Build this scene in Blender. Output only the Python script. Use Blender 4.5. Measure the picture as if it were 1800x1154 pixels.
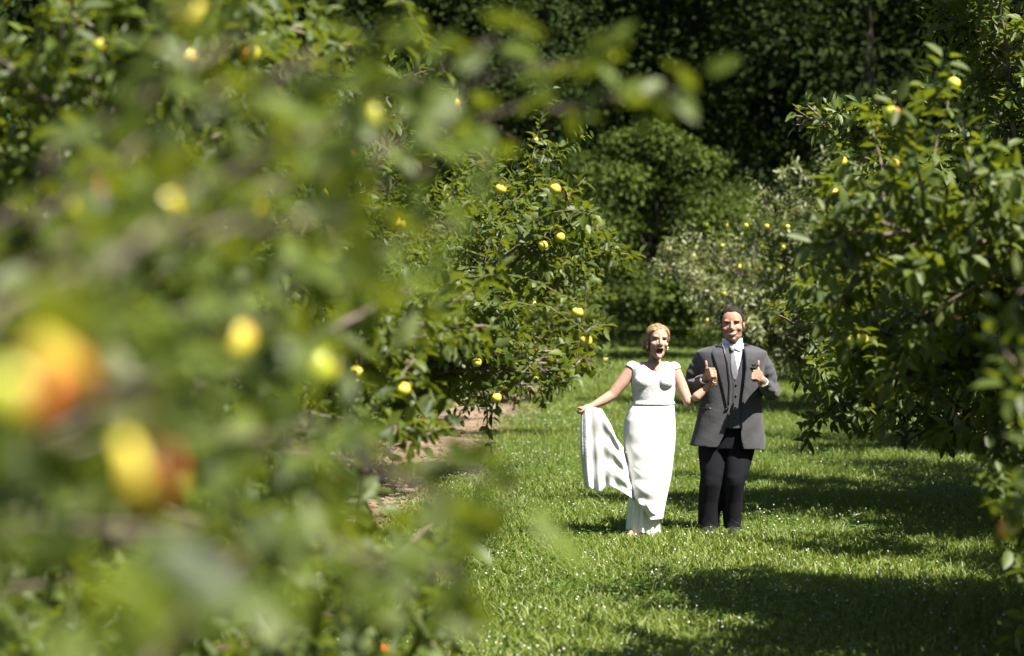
import bpy, bmesh, math, random
import numpy as np
from mathutils import Vector, Matrix
from mathutils.bvhtree import BVHTree

R_ = math.radians
scene = bpy.context.scene
for o in list(bpy.data.objects):
    bpy.data.objects.remove(o)
COL = scene.collection

# ------------------------------------------------------------------ camera
F_PX = 4250.0                     # focal length in pixels of the 1800 px wide photograph
HC = 2.146                        # camera height
PITCH = math.atan((577 - 465) / F_PX)
cam_d = bpy.data.cameras.new('camera')
cam = bpy.data.objects.new('camera', cam_d)
COL.objects.link(cam)
cam.location = (0, 0, HC)
cam.rotation_euler = (math.pi / 2 - PITCH, 0, 0)
cam_d.sensor_width = 36
cam_d.lens = 36 * F_PX / 1800
cam_d.clip_start = 0.05
cam_d.clip_end = 2000
cam_d.dof.use_dof = True
cam_d.dof.focus_distance = 19.0
cam_d.dof.aperture_fstop = 1.9
scene.camera = cam
scene.render.resolution_x = 1024
scene.render.resolution_y = 656

# ------------------------------------------------------------------ sky, sun, exposure
SUN_EL, SUN_AZ = R_(56), R_(38)   # azimuth measured from +X towards the camera (-Y)
sdir = Vector((math.cos(SUN_EL) * math.cos(SUN_AZ), -math.cos(SUN_EL) * math.sin(SUN_AZ), math.sin(SUN_EL)))
world = bpy.data.worlds.new('World')
scene.world = world
world.use_nodes = True
wn = world.node_tree
wn.nodes.clear()
sky = wn.nodes.new('ShaderNodeTexSky')
sky.sky_type = 'NISHITA'
sky.sun_disc = False
sky.sun_elevation = SUN_EL
sky.sun_rotation = math.atan2(sdir.x, sdir.y)
bg = wn.nodes.new('ShaderNodeBackground')
bg.inputs['Strength'].default_value = 0.05
wo = wn.nodes.new('ShaderNodeOutputWorld')
wn.links.new(sky.outputs[0], bg.inputs[0])
wn.links.new(bg.outputs[0], wo.inputs[0])
sun_d = bpy.data.lights.new('sun', 'SUN')
sun_d.energy = 5.0
sun_d.angle = R_(0.53)
sun_d.color = (1.0, 0.95, 0.86)
sun = bpy.data.objects.new('sun', sun_d)
COL.objects.link(sun)
sun.rotation_euler = sdir.to_track_quat('Z', 'Y').to_euler()
sun.location = (20, -10, 30)
vs = scene.view_settings
vs.view_transform = 'Standard'
vs.look = 'None'
vs.exposure = 1.85
vs.gamma = 1
vs.use_curve_mapping = False
scene.cycles.use_denoising = True
scene.cycles.max_bounces = 6
scene.cycles.diffuse_bounces = 1
scene.cycles.glossy_bounces = 2
scene.cycles.transmission_bounces = 4
scene.cycles.caustics_reflective = False
scene.cycles.caustics_refractive = False


def unp(u, v, y):
    """point at depth y (metres along +Y) seen at pixel (u, v) of the 1800x1154 photograph"""
    x, z = (u - 900) / F_PX, (577 - v) / F_PX
    c, s = math.cos(PITCH), math.sin(PITCH)
    d = Vector((x, c + z * s, z * c - s))
    return Vector((0, 0, HC)) + d * (y / d.y)


def unit(a):
    return a / (np.linalg.norm(a, axis=-1, keepdims=True) + 1e-12)


def project(P):
    """pixels and depth of world points (n,3)"""
    P = np.asarray(P, float)
    c, s = math.cos(PITCH), math.sin(PITCH)
    dz = P[:, 2] - HC
    f = P[:, 1] * c - dz * s
    up = P[:, 1] * s + dz * c
    f = np.maximum(f, 1e-3)
    return 900 + F_PX * P[:, 0] / f, 577 - F_PX * up / f, f


# ------------------------------------------------------------------ object helpers
def tag(o, label=None, cat=None, group=None, kind=None):
    if label: o['label'] = label
    if cat: o['category'] = cat
    if group: o['group'] = group
    if kind: o['kind'] = kind
    return o


def empty(name, loc=(0, 0, 0), rz=0, sc=1):
    o = bpy.data.objects.new(name, None)
    COL.objects.link(o)
    o.location = loc
    o.rotation_euler = (0, 0, rz)
    o.scale = (sc, sc, sc)
    o.empty_display_size = 0.1
    return o


def link(name, me, mats, parent=None, smooth=True):
    o = bpy.data.objects.new(name, me)
    COL.objects.link(o)
    if mats is not None and not me.materials:
        for m in (mats if isinstance(mats, (list, tuple)) else [mats]):
            me.materials.append(m)
    if parent: o.parent = parent
    if smooth and len(me.polygons):
        me.polygons.foreach_set('use_smooth', np.ones(len(me.polygons), bool))
    return o


def mesh_np(name, V, faces_by_size):
    """fast mesh from numpy: faces_by_size = list of int arrays (n,k)"""
    me = bpy.data.meshes.new(name)
    V = np.ascontiguousarray(V, np.float32)
    me.vertices.add(len(V))
    me.vertices.foreach_set('co', V.ravel())
    loops = np.concatenate([f.ravel() for f in faces_by_size]).astype(np.int32)
    tot = np.concatenate([np.full(len(f), f.shape[1]) for f in faces_by_size]).astype(np.int32)
    start = np.concatenate([[0], np.cumsum(tot)[:-1]]).astype(np.int32)
    me.loops.add(len(loops))
    me.loops.foreach_set('vertex_index', loops)
    me.polygons.add(len(tot))
    me.polygons.foreach_set('loop_start', start)
    try:
        me.polygons.foreach_set('loop_total', tot)
    except Exception:
        pass
    me.update(calc_edges=True)
    return me


def fattr(me, name, vals):
    a = me.attributes.new(name, 'FLOAT', 'POINT')
    a.data.foreach_set('value', np.ascontiguousarray(vals, np.float32))


class MB:
    """collects shapes into one mesh"""
    def __init__(s):
        s.v, s.f, s.n = [], [], 0

    def add(s, V, F):
        V = np.asarray(V, float)
        s.v.append(V)
        s.f.extend([tuple(int(i) + s.n for i in f) for f in F])
        s.n += len(V)

    def tube(s, pts, rad, k=6, cap=True, flat=None):
        pts = np.asarray(pts, float)
        n = len(pts)
        rad = np.broadcast_to(np.asarray(rad, float), (n,)) if np.ndim(rad) <= 1 else np.asarray(rad, float)
        T = np.gradient(pts, axis=0)
        T /= np.linalg.norm(T, axis=1)[:, None] + 1e-12
        ref = np.array([0, 0, 1.0]) if abs(T[0, 2]) < 0.9 else np.array([1.0, 0, 0])
        N = np.cross(ref, T)
        N /= np.linalg.norm(N, axis=1)[:, None] + 1e-12
        B = np.cross(T, N)
        a = np.linspace(0, 2 * math.pi, k, endpoint=False)
        V = pts[:, None] + rad[:, None, None] * (np.cos(a)[None, :, None] * N[:, None] + np.sin(a)[None, :, None] * B[:, None])
        F = []
        for i in range(n - 1):
            for j in range(k):
                j2 = (j + 1) % k
                F.append((i * k + j, i * k + j2, (i + 1) * k + j2, (i + 1) * k + j))
        if cap:
            F.append(tuple(range(k))[::-1])
            F.append(tuple((n - 1) * k + j for j in range(k)))
        s.add(V.reshape(-1, 3), F)

    def ell(s, c, r, rot=None, nu=16, nv=12):
        V, F = [], []
        for i in range(nv + 1):
            ph = math.pi * i / nv
            for j in range(nu):
                th = 2 * math.pi * j / nu
                V.append((math.sin(ph) * math.cos(th), math.sin(ph) * math.sin(th), math.cos(ph)))
        V = np.array(V) * np.asarray(r, float)
        if rot is not None: V = V @ np.array(rot).T
        V = V + np.asarray(c, float)
        for i in range(nv):
            for j in range(nu):
                j2 = (j + 1) % nu
                F.append((i * nu + j, (i + 1) * nu + j, (i + 1) * nu + j2, i * nu + j2))
        s.add(V, F)

    def loft(s, rings, cap=True):
        """rings: list of (k,3) arrays"""
        k = len(rings[0])
        F = []
        for i in range(len(rings) - 1):
            for j in range(k):
                j2 = (j + 1) % k
                F.append((i * k + j, i * k + j2, (i + 1) * k + j2, (i + 1) * k + j))
        if cap:
            F.append(tuple(range(k))[::-1])
            F.append(tuple((len(rings) - 1) * k + j for j in range(k)))
        s.add(np.concatenate(rings), F)

    def limb(s, pts, rad, k=14):
        """round-ended tapered limb"""
        s.tube(pts, rad, k)
        for p, r in zip(pts, rad): s.ell(p, (r, r, r), nu=12, nv=8)

    def mesh(s, name, off=(0, 0, 0)):
        me = bpy.data.meshes.new(name)
        V = np.concatenate(s.v) - np.asarray(off, float)
        me.from_pydata(V.tolist(), [], s.f)
        me.update()
        return me

    def build(s, name, mats, parent=None, off=(0, 0, 0), smooth=True):
        return link(name, s.mesh(name, off), mats, parent, smooth)


# ------------------------------------------------------------------ materials
def new_mat(name):
    m = bpy.data.materials.new(name)
    m.use_nodes = True
    nt = m.node_tree
    return m, nt, nt.nodes['Principled BSDF'], nt.nodes['Material Output']


def cmix(nt, fac, a, b):
    n = nt.nodes.new('ShaderNodeMix')
    n.data_type = 'RGBA'
    for sock, val in ((n.inputs['Factor'], fac), (n.inputs[6], a), (n.inputs[7], b)):
        if hasattr(val, 'is_linked') or hasattr(val, 'links'):
            nt.links.new(val, sock)
        elif isinstance(val, (int, float)):
            sock.default_value = val
        else:
            sock.default_value = (*val, 1)
    return n.outputs[2]


def noise(nt, scale, detail=4, coord=None, vec_scale=None):
    tc = nt.nodes.new('ShaderNodeTexCoord')
    n = nt.nodes.new('ShaderNodeTexNoise')
    n.inputs['Scale'].default_value = scale
    n.inputs['Detail'].default_value = detail
    src = tc.outputs[coord or 'Object']
    if vec_scale:
        mp = nt.nodes.new('ShaderNodeMapping')
        mp.inputs['Scale'].default_value = vec_scale
        nt.links.new(src, mp.inputs[0])
        src = mp.outputs[0]
    nt.links.new(src, n.inputs['Vector'])
    return n.outputs['Fac']


def ramp(nt, fac, lo, hi):
    n = nt.nodes.new('ShaderNodeMapRange')
    n.inputs['From Min'].default_value = lo
    n.inputs['From Max'].default_value = hi
    nt.links.new(fac, n.inputs['Value'])
    return n.outputs[0]


def bump(nt, bsdf, fac, strength, dist=0.01):
    b = nt.nodes.new('ShaderNodeBump')
    b.inputs['Strength'].default_value = strength
    b.inputs['Distance'].default_value = dist
    nt.links.new(fac, b.inputs['Height'])
    nt.links.new(b.outputs[0], bsdf.inputs['Normal'])


def noisy(name, c1, c2, scale, rough=0.7, bmp=0, bscale=None, spec=0.5, vec=None, sheen=0, coord=None, dist=0.01, sss=0):
    m, nt, b, out = new_mat(name)
    f = ramp(nt, noise(nt, scale, 4, coord, vec), 0.3, 0.7)
    nt.links.new(cmix(nt, f, c1, c2), b.inputs['Base Color'])
    b.inputs['Roughness'].default_value = rough
    b.inputs['Specular IOR Level'].default_value = spec
    if sheen: b.inputs['Sheen Weight'].default_value = sheen
    if sss:
        b.inputs['Subsurface Weight'].default_value = sss
        b.inputs['Subsurface Radius'].default_value = (0.012, 0.005, 0.003)
    if bmp: bump(nt, b, noise(nt, bscale or scale * 3, 4, coord, vec), bmp, dist)
    return m


def leaf_mat(name, dark, light, under, trans, tfac=0.3, rough=0.42, spec=0.5):
    m, nt, b, out = new_mat(name)
    at = nt.nodes.new('ShaderNodeAttribute')
    at.attribute_name = 'var'
    geo = nt.nodes.new('ShaderNodeNewGeometry')
    c = cmix(nt, at.outputs['Fac'], dark, light)
    c = cmix(nt, geo.outputs['Backfacing'], c, under)
    nt.links.new(c, b.inputs['Base Color'])
    b.inputs['Roughness'].default_value = rough
    b.inputs['Specular IOR Level'].default_value = spec
    t = nt.nodes.new('ShaderNodeBsdfTranslucent')
    t.inputs['Color'].default_value = (*trans, 1)
    mx = nt.nodes.new('ShaderNodeMixShader')
    mx.inputs[0].default_value = tfac
    nt.links.new(b.outputs[0], mx.inputs[1])
    nt.links.new(t.outputs[0], mx.inputs[2])
    nt.links.new(mx.outputs[0], out.inputs['Surface'])
    return m


M = {}
M['leaf'] = leaf_mat('apple leaf', (0.020, 0.036, 0.004), (0.080, 0.107, 0.011), (0.095, 0.115, 0.036), (0.23, 0.275, 0.012), 0.27, 0.50, 0.27)
M['leaf_pale'] = leaf_mat('pale apple leaf', (0.075, 0.090, 0.025), (0.14, 0.155, 0.05), (0.17, 0.185, 0.09), (0.18, 0.21, 0.04), 0.26, 0.5, 0.5)
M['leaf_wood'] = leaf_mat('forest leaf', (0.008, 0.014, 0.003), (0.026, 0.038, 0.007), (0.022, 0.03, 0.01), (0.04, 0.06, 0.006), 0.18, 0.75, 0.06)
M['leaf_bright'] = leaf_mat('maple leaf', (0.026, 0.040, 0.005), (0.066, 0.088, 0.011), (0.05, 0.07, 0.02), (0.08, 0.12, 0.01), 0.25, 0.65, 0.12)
M['grass'] = leaf_mat('grass blade', (0.085, 0.122, 0.016), (0.20, 0.23, 0.042), (0.13, 0.17, 0.028), (0.18, 0.26, 0.028), 0.32, 0.5, 0.35)
M['clover'] = leaf_mat('clover leaf', (0.045, 0.095, 0.014), (0.085, 0.15, 0.028), (0.10, 0.16, 0.05), (0.11, 0.22, 0.025), 0.25, 0.6, 0.3)
M['weed'] = leaf_mat('weed leaf', (0.07, 0.13, 0.03), (0.11, 0.18, 0.05), (0.14, 0.19, 0.07), (0.14, 0.24, 0.04), 0.25, 0.5, 0.4)
M['bark'] = noisy('apple bark', (0.075, 0.055, 0.042), (0.16, 0.125, 0.10), 18, 0.85, 0.6, 45, 0.2, (1, 1, 0.3))
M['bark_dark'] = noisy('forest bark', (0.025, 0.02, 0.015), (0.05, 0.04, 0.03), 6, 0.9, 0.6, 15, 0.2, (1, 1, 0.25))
M['soil'] = noisy('bare soil', (0.10, 0.068, 0.045), (0.22, 0.16, 0.11), 2.5, 0.95, 0.7, 20, 0.1, dist=0.03)
M['ground'] = noisy('turf soil', (0.035, 0.055, 0.012), (0.07, 0.095, 0.022), 1.2, 0.95, 0.5, 30, 0.1, dist=0.03)
M['hill'] = noisy('wooded slope', (0.015, 0.03, 0.008), (0.03, 0.055, 0.014), 0.2, 0.95, 0.8, 1.5, 0.1, dist=0.5)
M['flower'] = noisy('clover blossom', (0.36, 0.34, 0.28), (0.55, 0.53, 0.48), 200, 0.8)

def apple_mat():
    m, nt, b, out = new_mat('apple skin')
    oi = nt.nodes.new('ShaderNodeObjectInfo')
    tc = nt.nodes.new('ShaderNodeTexCoord')
    sep = nt.nodes.new('ShaderNodeSeparateXYZ')
    nt.links.new(tc.outputs['Object'], sep.inputs[0])
    base = cmix(nt, oi.outputs['Random'], (0.38, 0.42, 0.035), (0.62, 0.50, 0.06))
    # blush grows on one cheek of the fruit
    n1 = noise(nt, 22, 3)
    a = nt.nodes.new('ShaderNodeMath'); a.operation = 'MULTIPLY_ADD'
    nt.links.new(sep.outputs['X'], a.inputs[0]); a.inputs[1].default_value = 16.0
    nt.links.new(n1, a.inputs[2])
    b2 = nt.nodes.new('ShaderNodeMath'); b2.operation = 'ADD'
    nt.links.new(a.outputs[0], b2.inputs[0])
    col = nt.nodes.new('ShaderNodeSeparateColor')
    nt.links.new(oi.outputs['Color'], col.inputs[0])
    nt.links.new(col.outputs[0], b2.inputs[1])
    f = ramp(nt, b2.outputs[0], 0.75, 1.35)
    c = cmix(nt, f, base, (0.62, 0.13, 0.035))
    nt.links.new(c, b.inputs['Base Color'])
    b.inputs['Roughness'].default_value = 0.38
    b.inputs['Subsurface Weight'].default_value = 0.0
    return m
M['apple'] = apple_mat()
M['stalk'] = noisy('stalk', (0.06, 0.045, 0.02), (0.10, 0.08, 0.03), 60, 0.8)

# ------------------------------------------------------------------ leaves
LT = np.array([(0, 0, 0), (-.23, .32, .075), (0, .30, 0), (.23, .32, .075),
               (-.19, .68, .06), (0, .68, 0), (.19, .68, .06), (0, 1, 0)], float)
LF3 = np.array([(0, 2, 1), (0, 3, 2), (4, 5, 7), (5, 6, 7)])
LF4 = np.array([(1, 2, 5, 4), (2, 3, 6, 5)])


LT5 = np.array([(0, 0, 0), (.225, .34, .085), (.195, .70, .07), (0, 1, 0), (-.195, .70, .07), (-.225, .34, .085)], float)
L5F4 = np.array([(0, 1, 2, 3), (0, 3, 4, 5)])


def leaf_mesh(name, P, D, N, S, curl, var, width=1.0, low=False):
    n = len(P)
    if low:
        N = unit(N - (N * D).sum(1, keepdims=True) * D)
        X = np.cross(D, N)
        tz = LT5[None, :, 2] - curl[:, None] * LT5[None, :, 1] ** 2
        V = P[:, None] + S[:, None, None] * (X[:, None] * (LT5[:, 0] * width)[None, :, None] + D[:, None] * LT5[None, :, 1, None] + N[:, None] * tz[..., None])
        me = mesh_np(name, V.reshape(-1, 3), [(L5F4[None] + (np.arange(n) * 6)[:, None, None]).reshape(-1, 4)])
        fattr(me, 'var', np.repeat(var, 6))
        me.polygons.foreach_set('use_smooth', np.ones(len(me.polygons), bool))
        return me
    N = unit(N - (N * D).sum(1, keepdims=True) * D)
    X = np.cross(D, N)
    tx = LT[None, :, 0] * width
    ty = np.broadcast_to(LT[None, :, 1], (n, 8))
    tz = LT[None, :, 2] - curl[:, None] * LT[None, :, 1] ** 2
    tz = np.broadcast_to(tz, (n, 8))
    V = P[:, None] + S[:, None, None] * (X[:, None] * np.broadcast_to(tx, (n, 8))[..., None] + D[:, None] * ty[..., None] + N[:, None] * tz[..., None])
    off = (np.arange(n) * 8)[:, None, None]
    me = mesh_np(name, V.reshape(-1, 3), [(LF3[None] + off).reshape(-1, 3), (LF4[None] + off).reshape(-1, 4)])
    fattr(me, 'var', np.repeat(var, 8))
    me.polygons.foreach_set('use_smooth', np.ones(len(me.polygons), bool))
    return me


def envelope(side, tab, vmax=2000):
    """crown outline of a tree: on which side of a line (pixel rows -> columns) it may grow"""
    vs_t, us_t = [a[0] for a in tab], [a[1] for a in tab]
    def keep(p, slack=0):
        # right-hand crowns are cut away where their shadow would fall on the couple
        s_ = (p[1] - 18.95) / sdir.y
        if s_ > 0 and side > 0:
            sx, sz = p[0] - s_ * sdir.x, p[2] - s_ * sdir.z
            if .6 < sx < (1.97 if sz > 1.0 else 1.6) and .1 < sz < 1.95: return False
        if p[1] < 0.8: return True
        c, s = math.cos(PITCH), math.sin(PITCH)
        dz = p[2] - HC
        f = p[1] * c - dz * s
        u = 900 + F_PX * p[0] / f
        v = 577 - F_PX * (p[1] * s + dz * c) / f
        lim = np.interp(v, vs_t, us_t)
        wob = 28 * math.sin(v * .035 + 3 * p[1]) + 16 * math.sin(v * .09 + 5 * p[1])
        if v > vmax + wob * .5: return False
        return (u < lim + wob + slack) if side < 0 else (u > lim + wob - slack)
    return keep


def grow_apple(seed, nl=12, R=3.0, H=4.5, place=(0, 0, 0, 1), keep=None, zmin=0.5, dens=1.0, low=False, heavy=False):
    px_, py_, rz_, sc_ = place
    cr_, sr_ = math.cos(rz_), math.sin(rz_)

    def fits(q):
        if keep is None: return True
        return keep((px_ + sc_ * (cr_ * q[0] - sr_ * q[1]), py_ + sc_ * (sr_ * q[0] + cr_ * q[1]), sc_ * q[2]))

    rng = np.random.default_rng(seed)
    up = np.array([0, 0, 1.0])
    L = {'P': [], 'D': [], 'N': [], 'S': []}
    limbs, fine = [], MB()
    wood_pts = []

    def path(p, d, length, step, nz, sag):
        pts = [np.array(p, float)]
        d = unit(np.array(d, float))
        n = max(2, int(length / step))
        for i in range(n):
            d = unit(d + rng.normal(0, nz, 3) - up * sag * step)
            pts.append(pts[-1] + d * step)
        return np.array(pts)

    def leaves_along(pts, spacing, s0=0.0, upright=0.0):
        seg = np.linalg.norm(np.diff(pts, axis=0), axis=1)
        cum = np.concatenate([[0], np.cumsum(seg)])
        tot = cum[-1]
        n = max(2, int(tot * (1 - s0) / spacing))
        s = np.linspace(s0, 1, n) * tot
        pos = np.stack([np.interp(s, cum, pts[:, k]) for k in range(3)], 1)
        T = unit(np.gradient(pts, axis=0))
        T = np.stack([np.interp(s, cum, T[:, k]) for k in range(3)], 1)
        a = np.arange(n) * 2.4 + rng.uniform(0, 6.28)
        ref = np.where(np.abs(T[:, 2:3]) < 0.9, up, np.array([1.0, 0, 0]))
        A = unit(np.cross(ref, T)); B = np.cross(T, A)
        perp = A * np.cos(a)[:, None] + B * np.sin(a)[:, None]
        D = unit(0.5 * T + 0.85 * perp + up * (rng.uniform(-0.55, 0.25, (n, 1)) + upright) + rng.normal(0, .22, (n, 3)))
        N = unit(up * 0.75 + 0.35 * T + rng.normal(0, .42, (n, 3)))
        L['P'].append(pos + D * 0.02); L['D'].append(D); L['N'].append(N)
        L['S'].append(rng.uniform(0.066, 0.112, n))

    def inside(p):
        r = math.hypot(p[0], p[1])
        return r < R * 1.15 and p[2] > zmin and fits(p)

    def twig(p, d, length, sag=0.5):
        pts = path(p, d, length, 0.07, 0.16, sag)
        if not (pts[-1][2] > zmin - .12 and fits(pts[-1])): return
        tp = pts[::2] if len(pts) % 2 else np.concatenate([pts[::2], pts[-1:]])
        if not low: fine.tube(tp, np.linspace(0.006, 0.0022, len(tp)), 3, False)
        leaves_along(pts, 0.019 / dens, 0.08)

    def secondary(p, d, length, r):
        pts = path(p, d, length, 0.1, 0.13, 0.35)
        ok = [inside(q) for q in pts]
        if not ok[0]: return
        if not all(ok): pts = pts[:ok.index(False)]
        if len(pts) < 3: return
        tp = pts[::2] if len(pts) % 2 else np.concatenate([pts[::2], pts[-1:]])
        fine.tube(tp, np.linspace(r, 0.005, len(tp)), 4, False)
        wood_pts.append(pts)
        T = unit(np.gradient(pts, axis=0))
        for i in range(1, len(pts)):
            for k in range(2 if rng.random() < 0.45 * dens else 1):
                dd = unit(T[i] * rng.uniform(.3, .9) + unit(rng.normal(0, 1, 3)) * 0.9 + up * 0.25)
                twig(pts[i], dd, rng.uniform(.14, .36) * (1.25 if i == len(pts) - 1 else 1))
        leaves_along(pts, 0.03, 0.25)

    # trunk
    tr = path((0, 0, -0.12), (rng.normal(0, .05), rng.normal(0, .05), 1), 1.0, 0.14, 0.03, 0)
    trunk = MB()
    trunk.tube(tr, np.linspace(0.135, 0.10, len(tr)) * np.array([1.25] + [1] * (len(tr) - 1)), 10)
    top = tr[-1]
    az0 = rng.uniform(0, 6.28)
    specs = []
    for i in range(nl):
        f = i / (nl - 1)
        z0 = 0.5 + 0.45 * f
        az = az0 + i * 2.4 + rng.normal(0, .15)
        el = R_(14 + 52 * f + rng.normal(0, 7))
        specs.append((f, np.array([tr[-1][0] * f, tr[-1][1] * f, z0]), az, el, R * ((0.74 + 0.62 * math.sin(math.pi * (.12 + .72 * f)) * .8) if heavy else (1.08 - 0.30 * f)) * rng.uniform(.92, 1.12)))
    specs.append((1.0, top * np.array([1, 1, .95]), az0, R_(82), H * 0.62))
    for f, p0, az, el, ln in specs:
        d = np.array([math.cos(az) * math.cos(el), math.sin(az) * math.cos(el), math.sin(el)])
        pts = path(p0, d, ln, 0.14, 0.075, 0.18 * (1 - f) + 0.05)
        okl = [q[2] > zmin - .05 and (fits(q) or np.hypot(q[0], q[1]) < .6) for q in pts]
        if not all(okl): pts = pts[:max(4, okl.index(False))]
        lb = MB()
        lb.tube(pts, np.linspace(0.055 - 0.012 * f, 0.009, len(pts)), 7)
        limbs.append(lb)
        wood_pts.append(pts[3:])
        T = unit(np.gradient(pts, axis=0))
        for i in range(3, len(pts)):
            t = i / len(pts)
            for k in range(2 if rng.random() < 0.5 else 1):
                side = unit(np.cross(T[i], up)) * (1 if (i + k) % 2 else -1)
                dd = unit(T[i] * 0.55 + side * rng.uniform(.4, 1.0) + up * rng.uniform(-.35, .75))
                secondary(pts[i], dd, rng.uniform(.35, 1.15) * (1.1 - 0.45 * t), 0.012)
        secondary(pts[-1], T[-1], 0.5, 0.01)
        # upright water shoots
        for k in range(3):
            i = rng.integers(len(pts) // 2, len(pts))
            sp = path(pts[i], unit(T[i] * .25 + up + rng.normal(0, .12, 3)), rng.uniform(.5, 1.0) * (0.6 + 0.5 * f), 0.1, 0.05, 0)
            if not fits(sp[-1]): continue
            fine.tube(sp[::3], np.linspace(.007, .002, len(sp[::3])), 3, False)
            leaves_along(sp, 0.026, 0.05, 0.35)
    for k in L: L[k] = np.concatenate(L[k])
    n = len(L['P'])
    L['curl'] = rng.uniform(.02, .34, n)
    L['var'] = np.clip(rng.normal(.42, .28, n), 0, 1)
    keep_z = L['P'][:, 2] > zmin - .2
    for k in L: L[k] = L[k][keep_z]
    n = len(L['P'])
    held = rng.random(n) < 0.16
    foliage = leaf_mesh('foliage', *[L[k][~held] for k in ('P', 'D', 'N', 'S', 'curl', 'var')], low=low)
    foliage.materials.append(M['leaf'])
    H_ = {k: L[k][held] for k in L}
    wood = np.concatenate(wood_pts)
    # fruit hang below outer twigs
    cand = np.where(np.hypot(L['P'][:, 0], L['P'][:, 1]) > R * 0.55)[0]
    fruit = L['P'][rng.choice(cand, 42, replace=False)] - np.array([0, 0, 0.045])
    parts = {'trunk': trunk.mesh('trunk'), 'limbs': [l.mesh('limb') for l in limbs], 'fine': fine.mesh('twig_growth'), 'foliage': foliage}
    parts['trunk'].materials.append(M['bark'])
    for l in parts['limbs']: l.materials.append(M['bark'])
    parts['fine'].materials.append(M['bark'])
    return {'parts': parts, 'held': H_, 'all': L['P'], 'wood': wood, 'fruit': fruit, 'rng': rng}


def one_leaf_mesh(i):
    """single larger-scale leaf with a toothed, curled blade, unit length"""
    r = random.Random(i)
    c = 0.05 + 0.09 * i
    st = [(.14, .15), (.36, .24), (.6, .225), (.82, .125)]
    V = [(0, 0, 0)]
    for t, w in st:
        zc = -c * t * t
        V += [(-w, t + .02, zc + .07 * (w / .24) + r.uniform(-.012, .012)), (0, t, zc), (w, t + .02, zc + .07 * (w / .24) + r.uniform(-.012, .012))]
    V.append((0, 1, -c))
    Fc = [(0, 2, 1), (0, 3, 2)]
    for k in range(3):
        a = 1 + 3 * k
        Fc += [(a, a + 1, a + 4, a + 3), (a + 1, a + 2, a + 5, a + 4)]
    Fc += [(10, 11, 13), (11, 12, 13)]
    me = bpy.data.meshes.new('leaf')
    me.from_pydata(V, [], Fc)
    me.update()
    fattr(me, 'var', np.full(len(V), [0.15, 0.35, 0.5, 0.65, 0.85][i]))
    me.materials.append(M['leaf'])
    me.polygons.foreach_set('use_smooth', np.ones(len(me.polygons), bool))
    return me


LEAVES = [one_leaf_mesh(i) for i in range(5)]


def apple_meshes():
    out = []
    for i in range(3):
        mb = MB()
        nu, nv = 14, 11
        V, Fc = [], []
        for a in range(nv + 1):
            ph = math.pi * a / nv
            prof = math.sin(ph) ** 0.85 * (1 + 0.07 * math.cos(ph))
            z = 0.92 * math.cos(ph) - 0.22 * math.exp(-(ph / 0.34) ** 2) + 0.13 * math.exp(-((math.pi - ph) / 0.3) ** 2)
            for j in range(nu):
                th = 2 * math.pi * j / nu
                q = 1 + 0.025 * math.cos(5 * th) * (1 if ph > 1.6 else .3) + 0.03 * math.cos(th + i)
                V.append((prof * q * math.cos(th), prof * q * math.sin(th), z))
        for a in range(nv):
            for j in range(nu):
                j2 = (j + 1) % nu
                Fc.append((a * nu + j, (a + 1) * nu + j, (a + 1) * nu + j2, a * nu + j2))
        mb.add(np.array(V) * 0.036, Fc)
        nbody = len(Fc)
        mb.tube([(0, 0, .022), (.002, 0, .04), (.006, .001, .062)], [.0022, .0018, .0024], 5)
        me = mb.mesh('apple')
        me.materials.append(M['apple']); me.materials.append(M['stalk'])
        mi = np.zeros(len(me.polygons), np.int32); mi[nbody:] = 1
        me.polygons.foreach_set('material_index', mi)
        me.polygons.foreach_set('use_smooth', np.ones(len(me.polygons), bool))
        out.append(me)
    return out


APPLES = apple_meshes()
PROTO = [grow_apple(11, low=True), grow_apple(23, low=True)]
APPLE_TREES = []


def place_tree(proto, x, y, rz, sc, label, group='apple trees of the two orchard rows', fruit=True):
    root = tag(empty('apple_tree', (x, y, 0), rz, sc), label, 'apple tree', group)
    p = PROTO[proto] if isinstance(proto, int) else proto
    link('trunk', p['parts']['trunk'], None, root)
    for l in p['parts']['limbs']: link('limb', l, None, root)
    tag(link('twig_growth', p['parts']['fine'], None, root, False), kind='stuff')
    tag(link('foliage', p['parts']['foliage'], None, root, False), kind='stuff')
    mw = Matrix.LocRotScale(Vector((x, y, 0)), Matrix.Rotation(rz, 3, 'Z').to_quaternion(), Vector((sc, sc, sc)))
    A = np.array(mw)
    T = {'root': root, 'proto': p, 'M': A, 'world': p['all'] @ A[:3, :3].T + A[:3, 3], 'wood': p['wood'] @ A[:3, :3].T + A[:3, 3]}
    r = random.Random(int(x * 100 + y * 10))
    if fruit:
        for q in p['fruit']: add_apple(T, Vector(mw @ Vector(q)), r)
    APPLE_TREES.append(T)
    return T


def add_apple(T, wpos, r, blush=None, size=1.0, face=None):
    root = T['root']
    o = bpy.data.objects.new('apple', APPLES[r.randrange(3)])
    COL.objects.link(o)
    inv = Matrix(T['M'].tolist()).inverted()
    o.parent = root
    o.location = inv @ wpos
    ang = face if face is not None else r.uniform(0, 6.28)
    o.rotation_euler = (r.uniform(-.35, .35), r.uniform(-.35, .35), ang - root.rotation_euler.z)
    s = size * r.uniform(.85, 1.08) / root.scale[0]
    o.scale = (s, s, s)
    bl = blush if blush is not None else r.choice((-.5, -.2, 0, .1, .35))
    o.color = (bl, 0, 0, 1)
    return o


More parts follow.
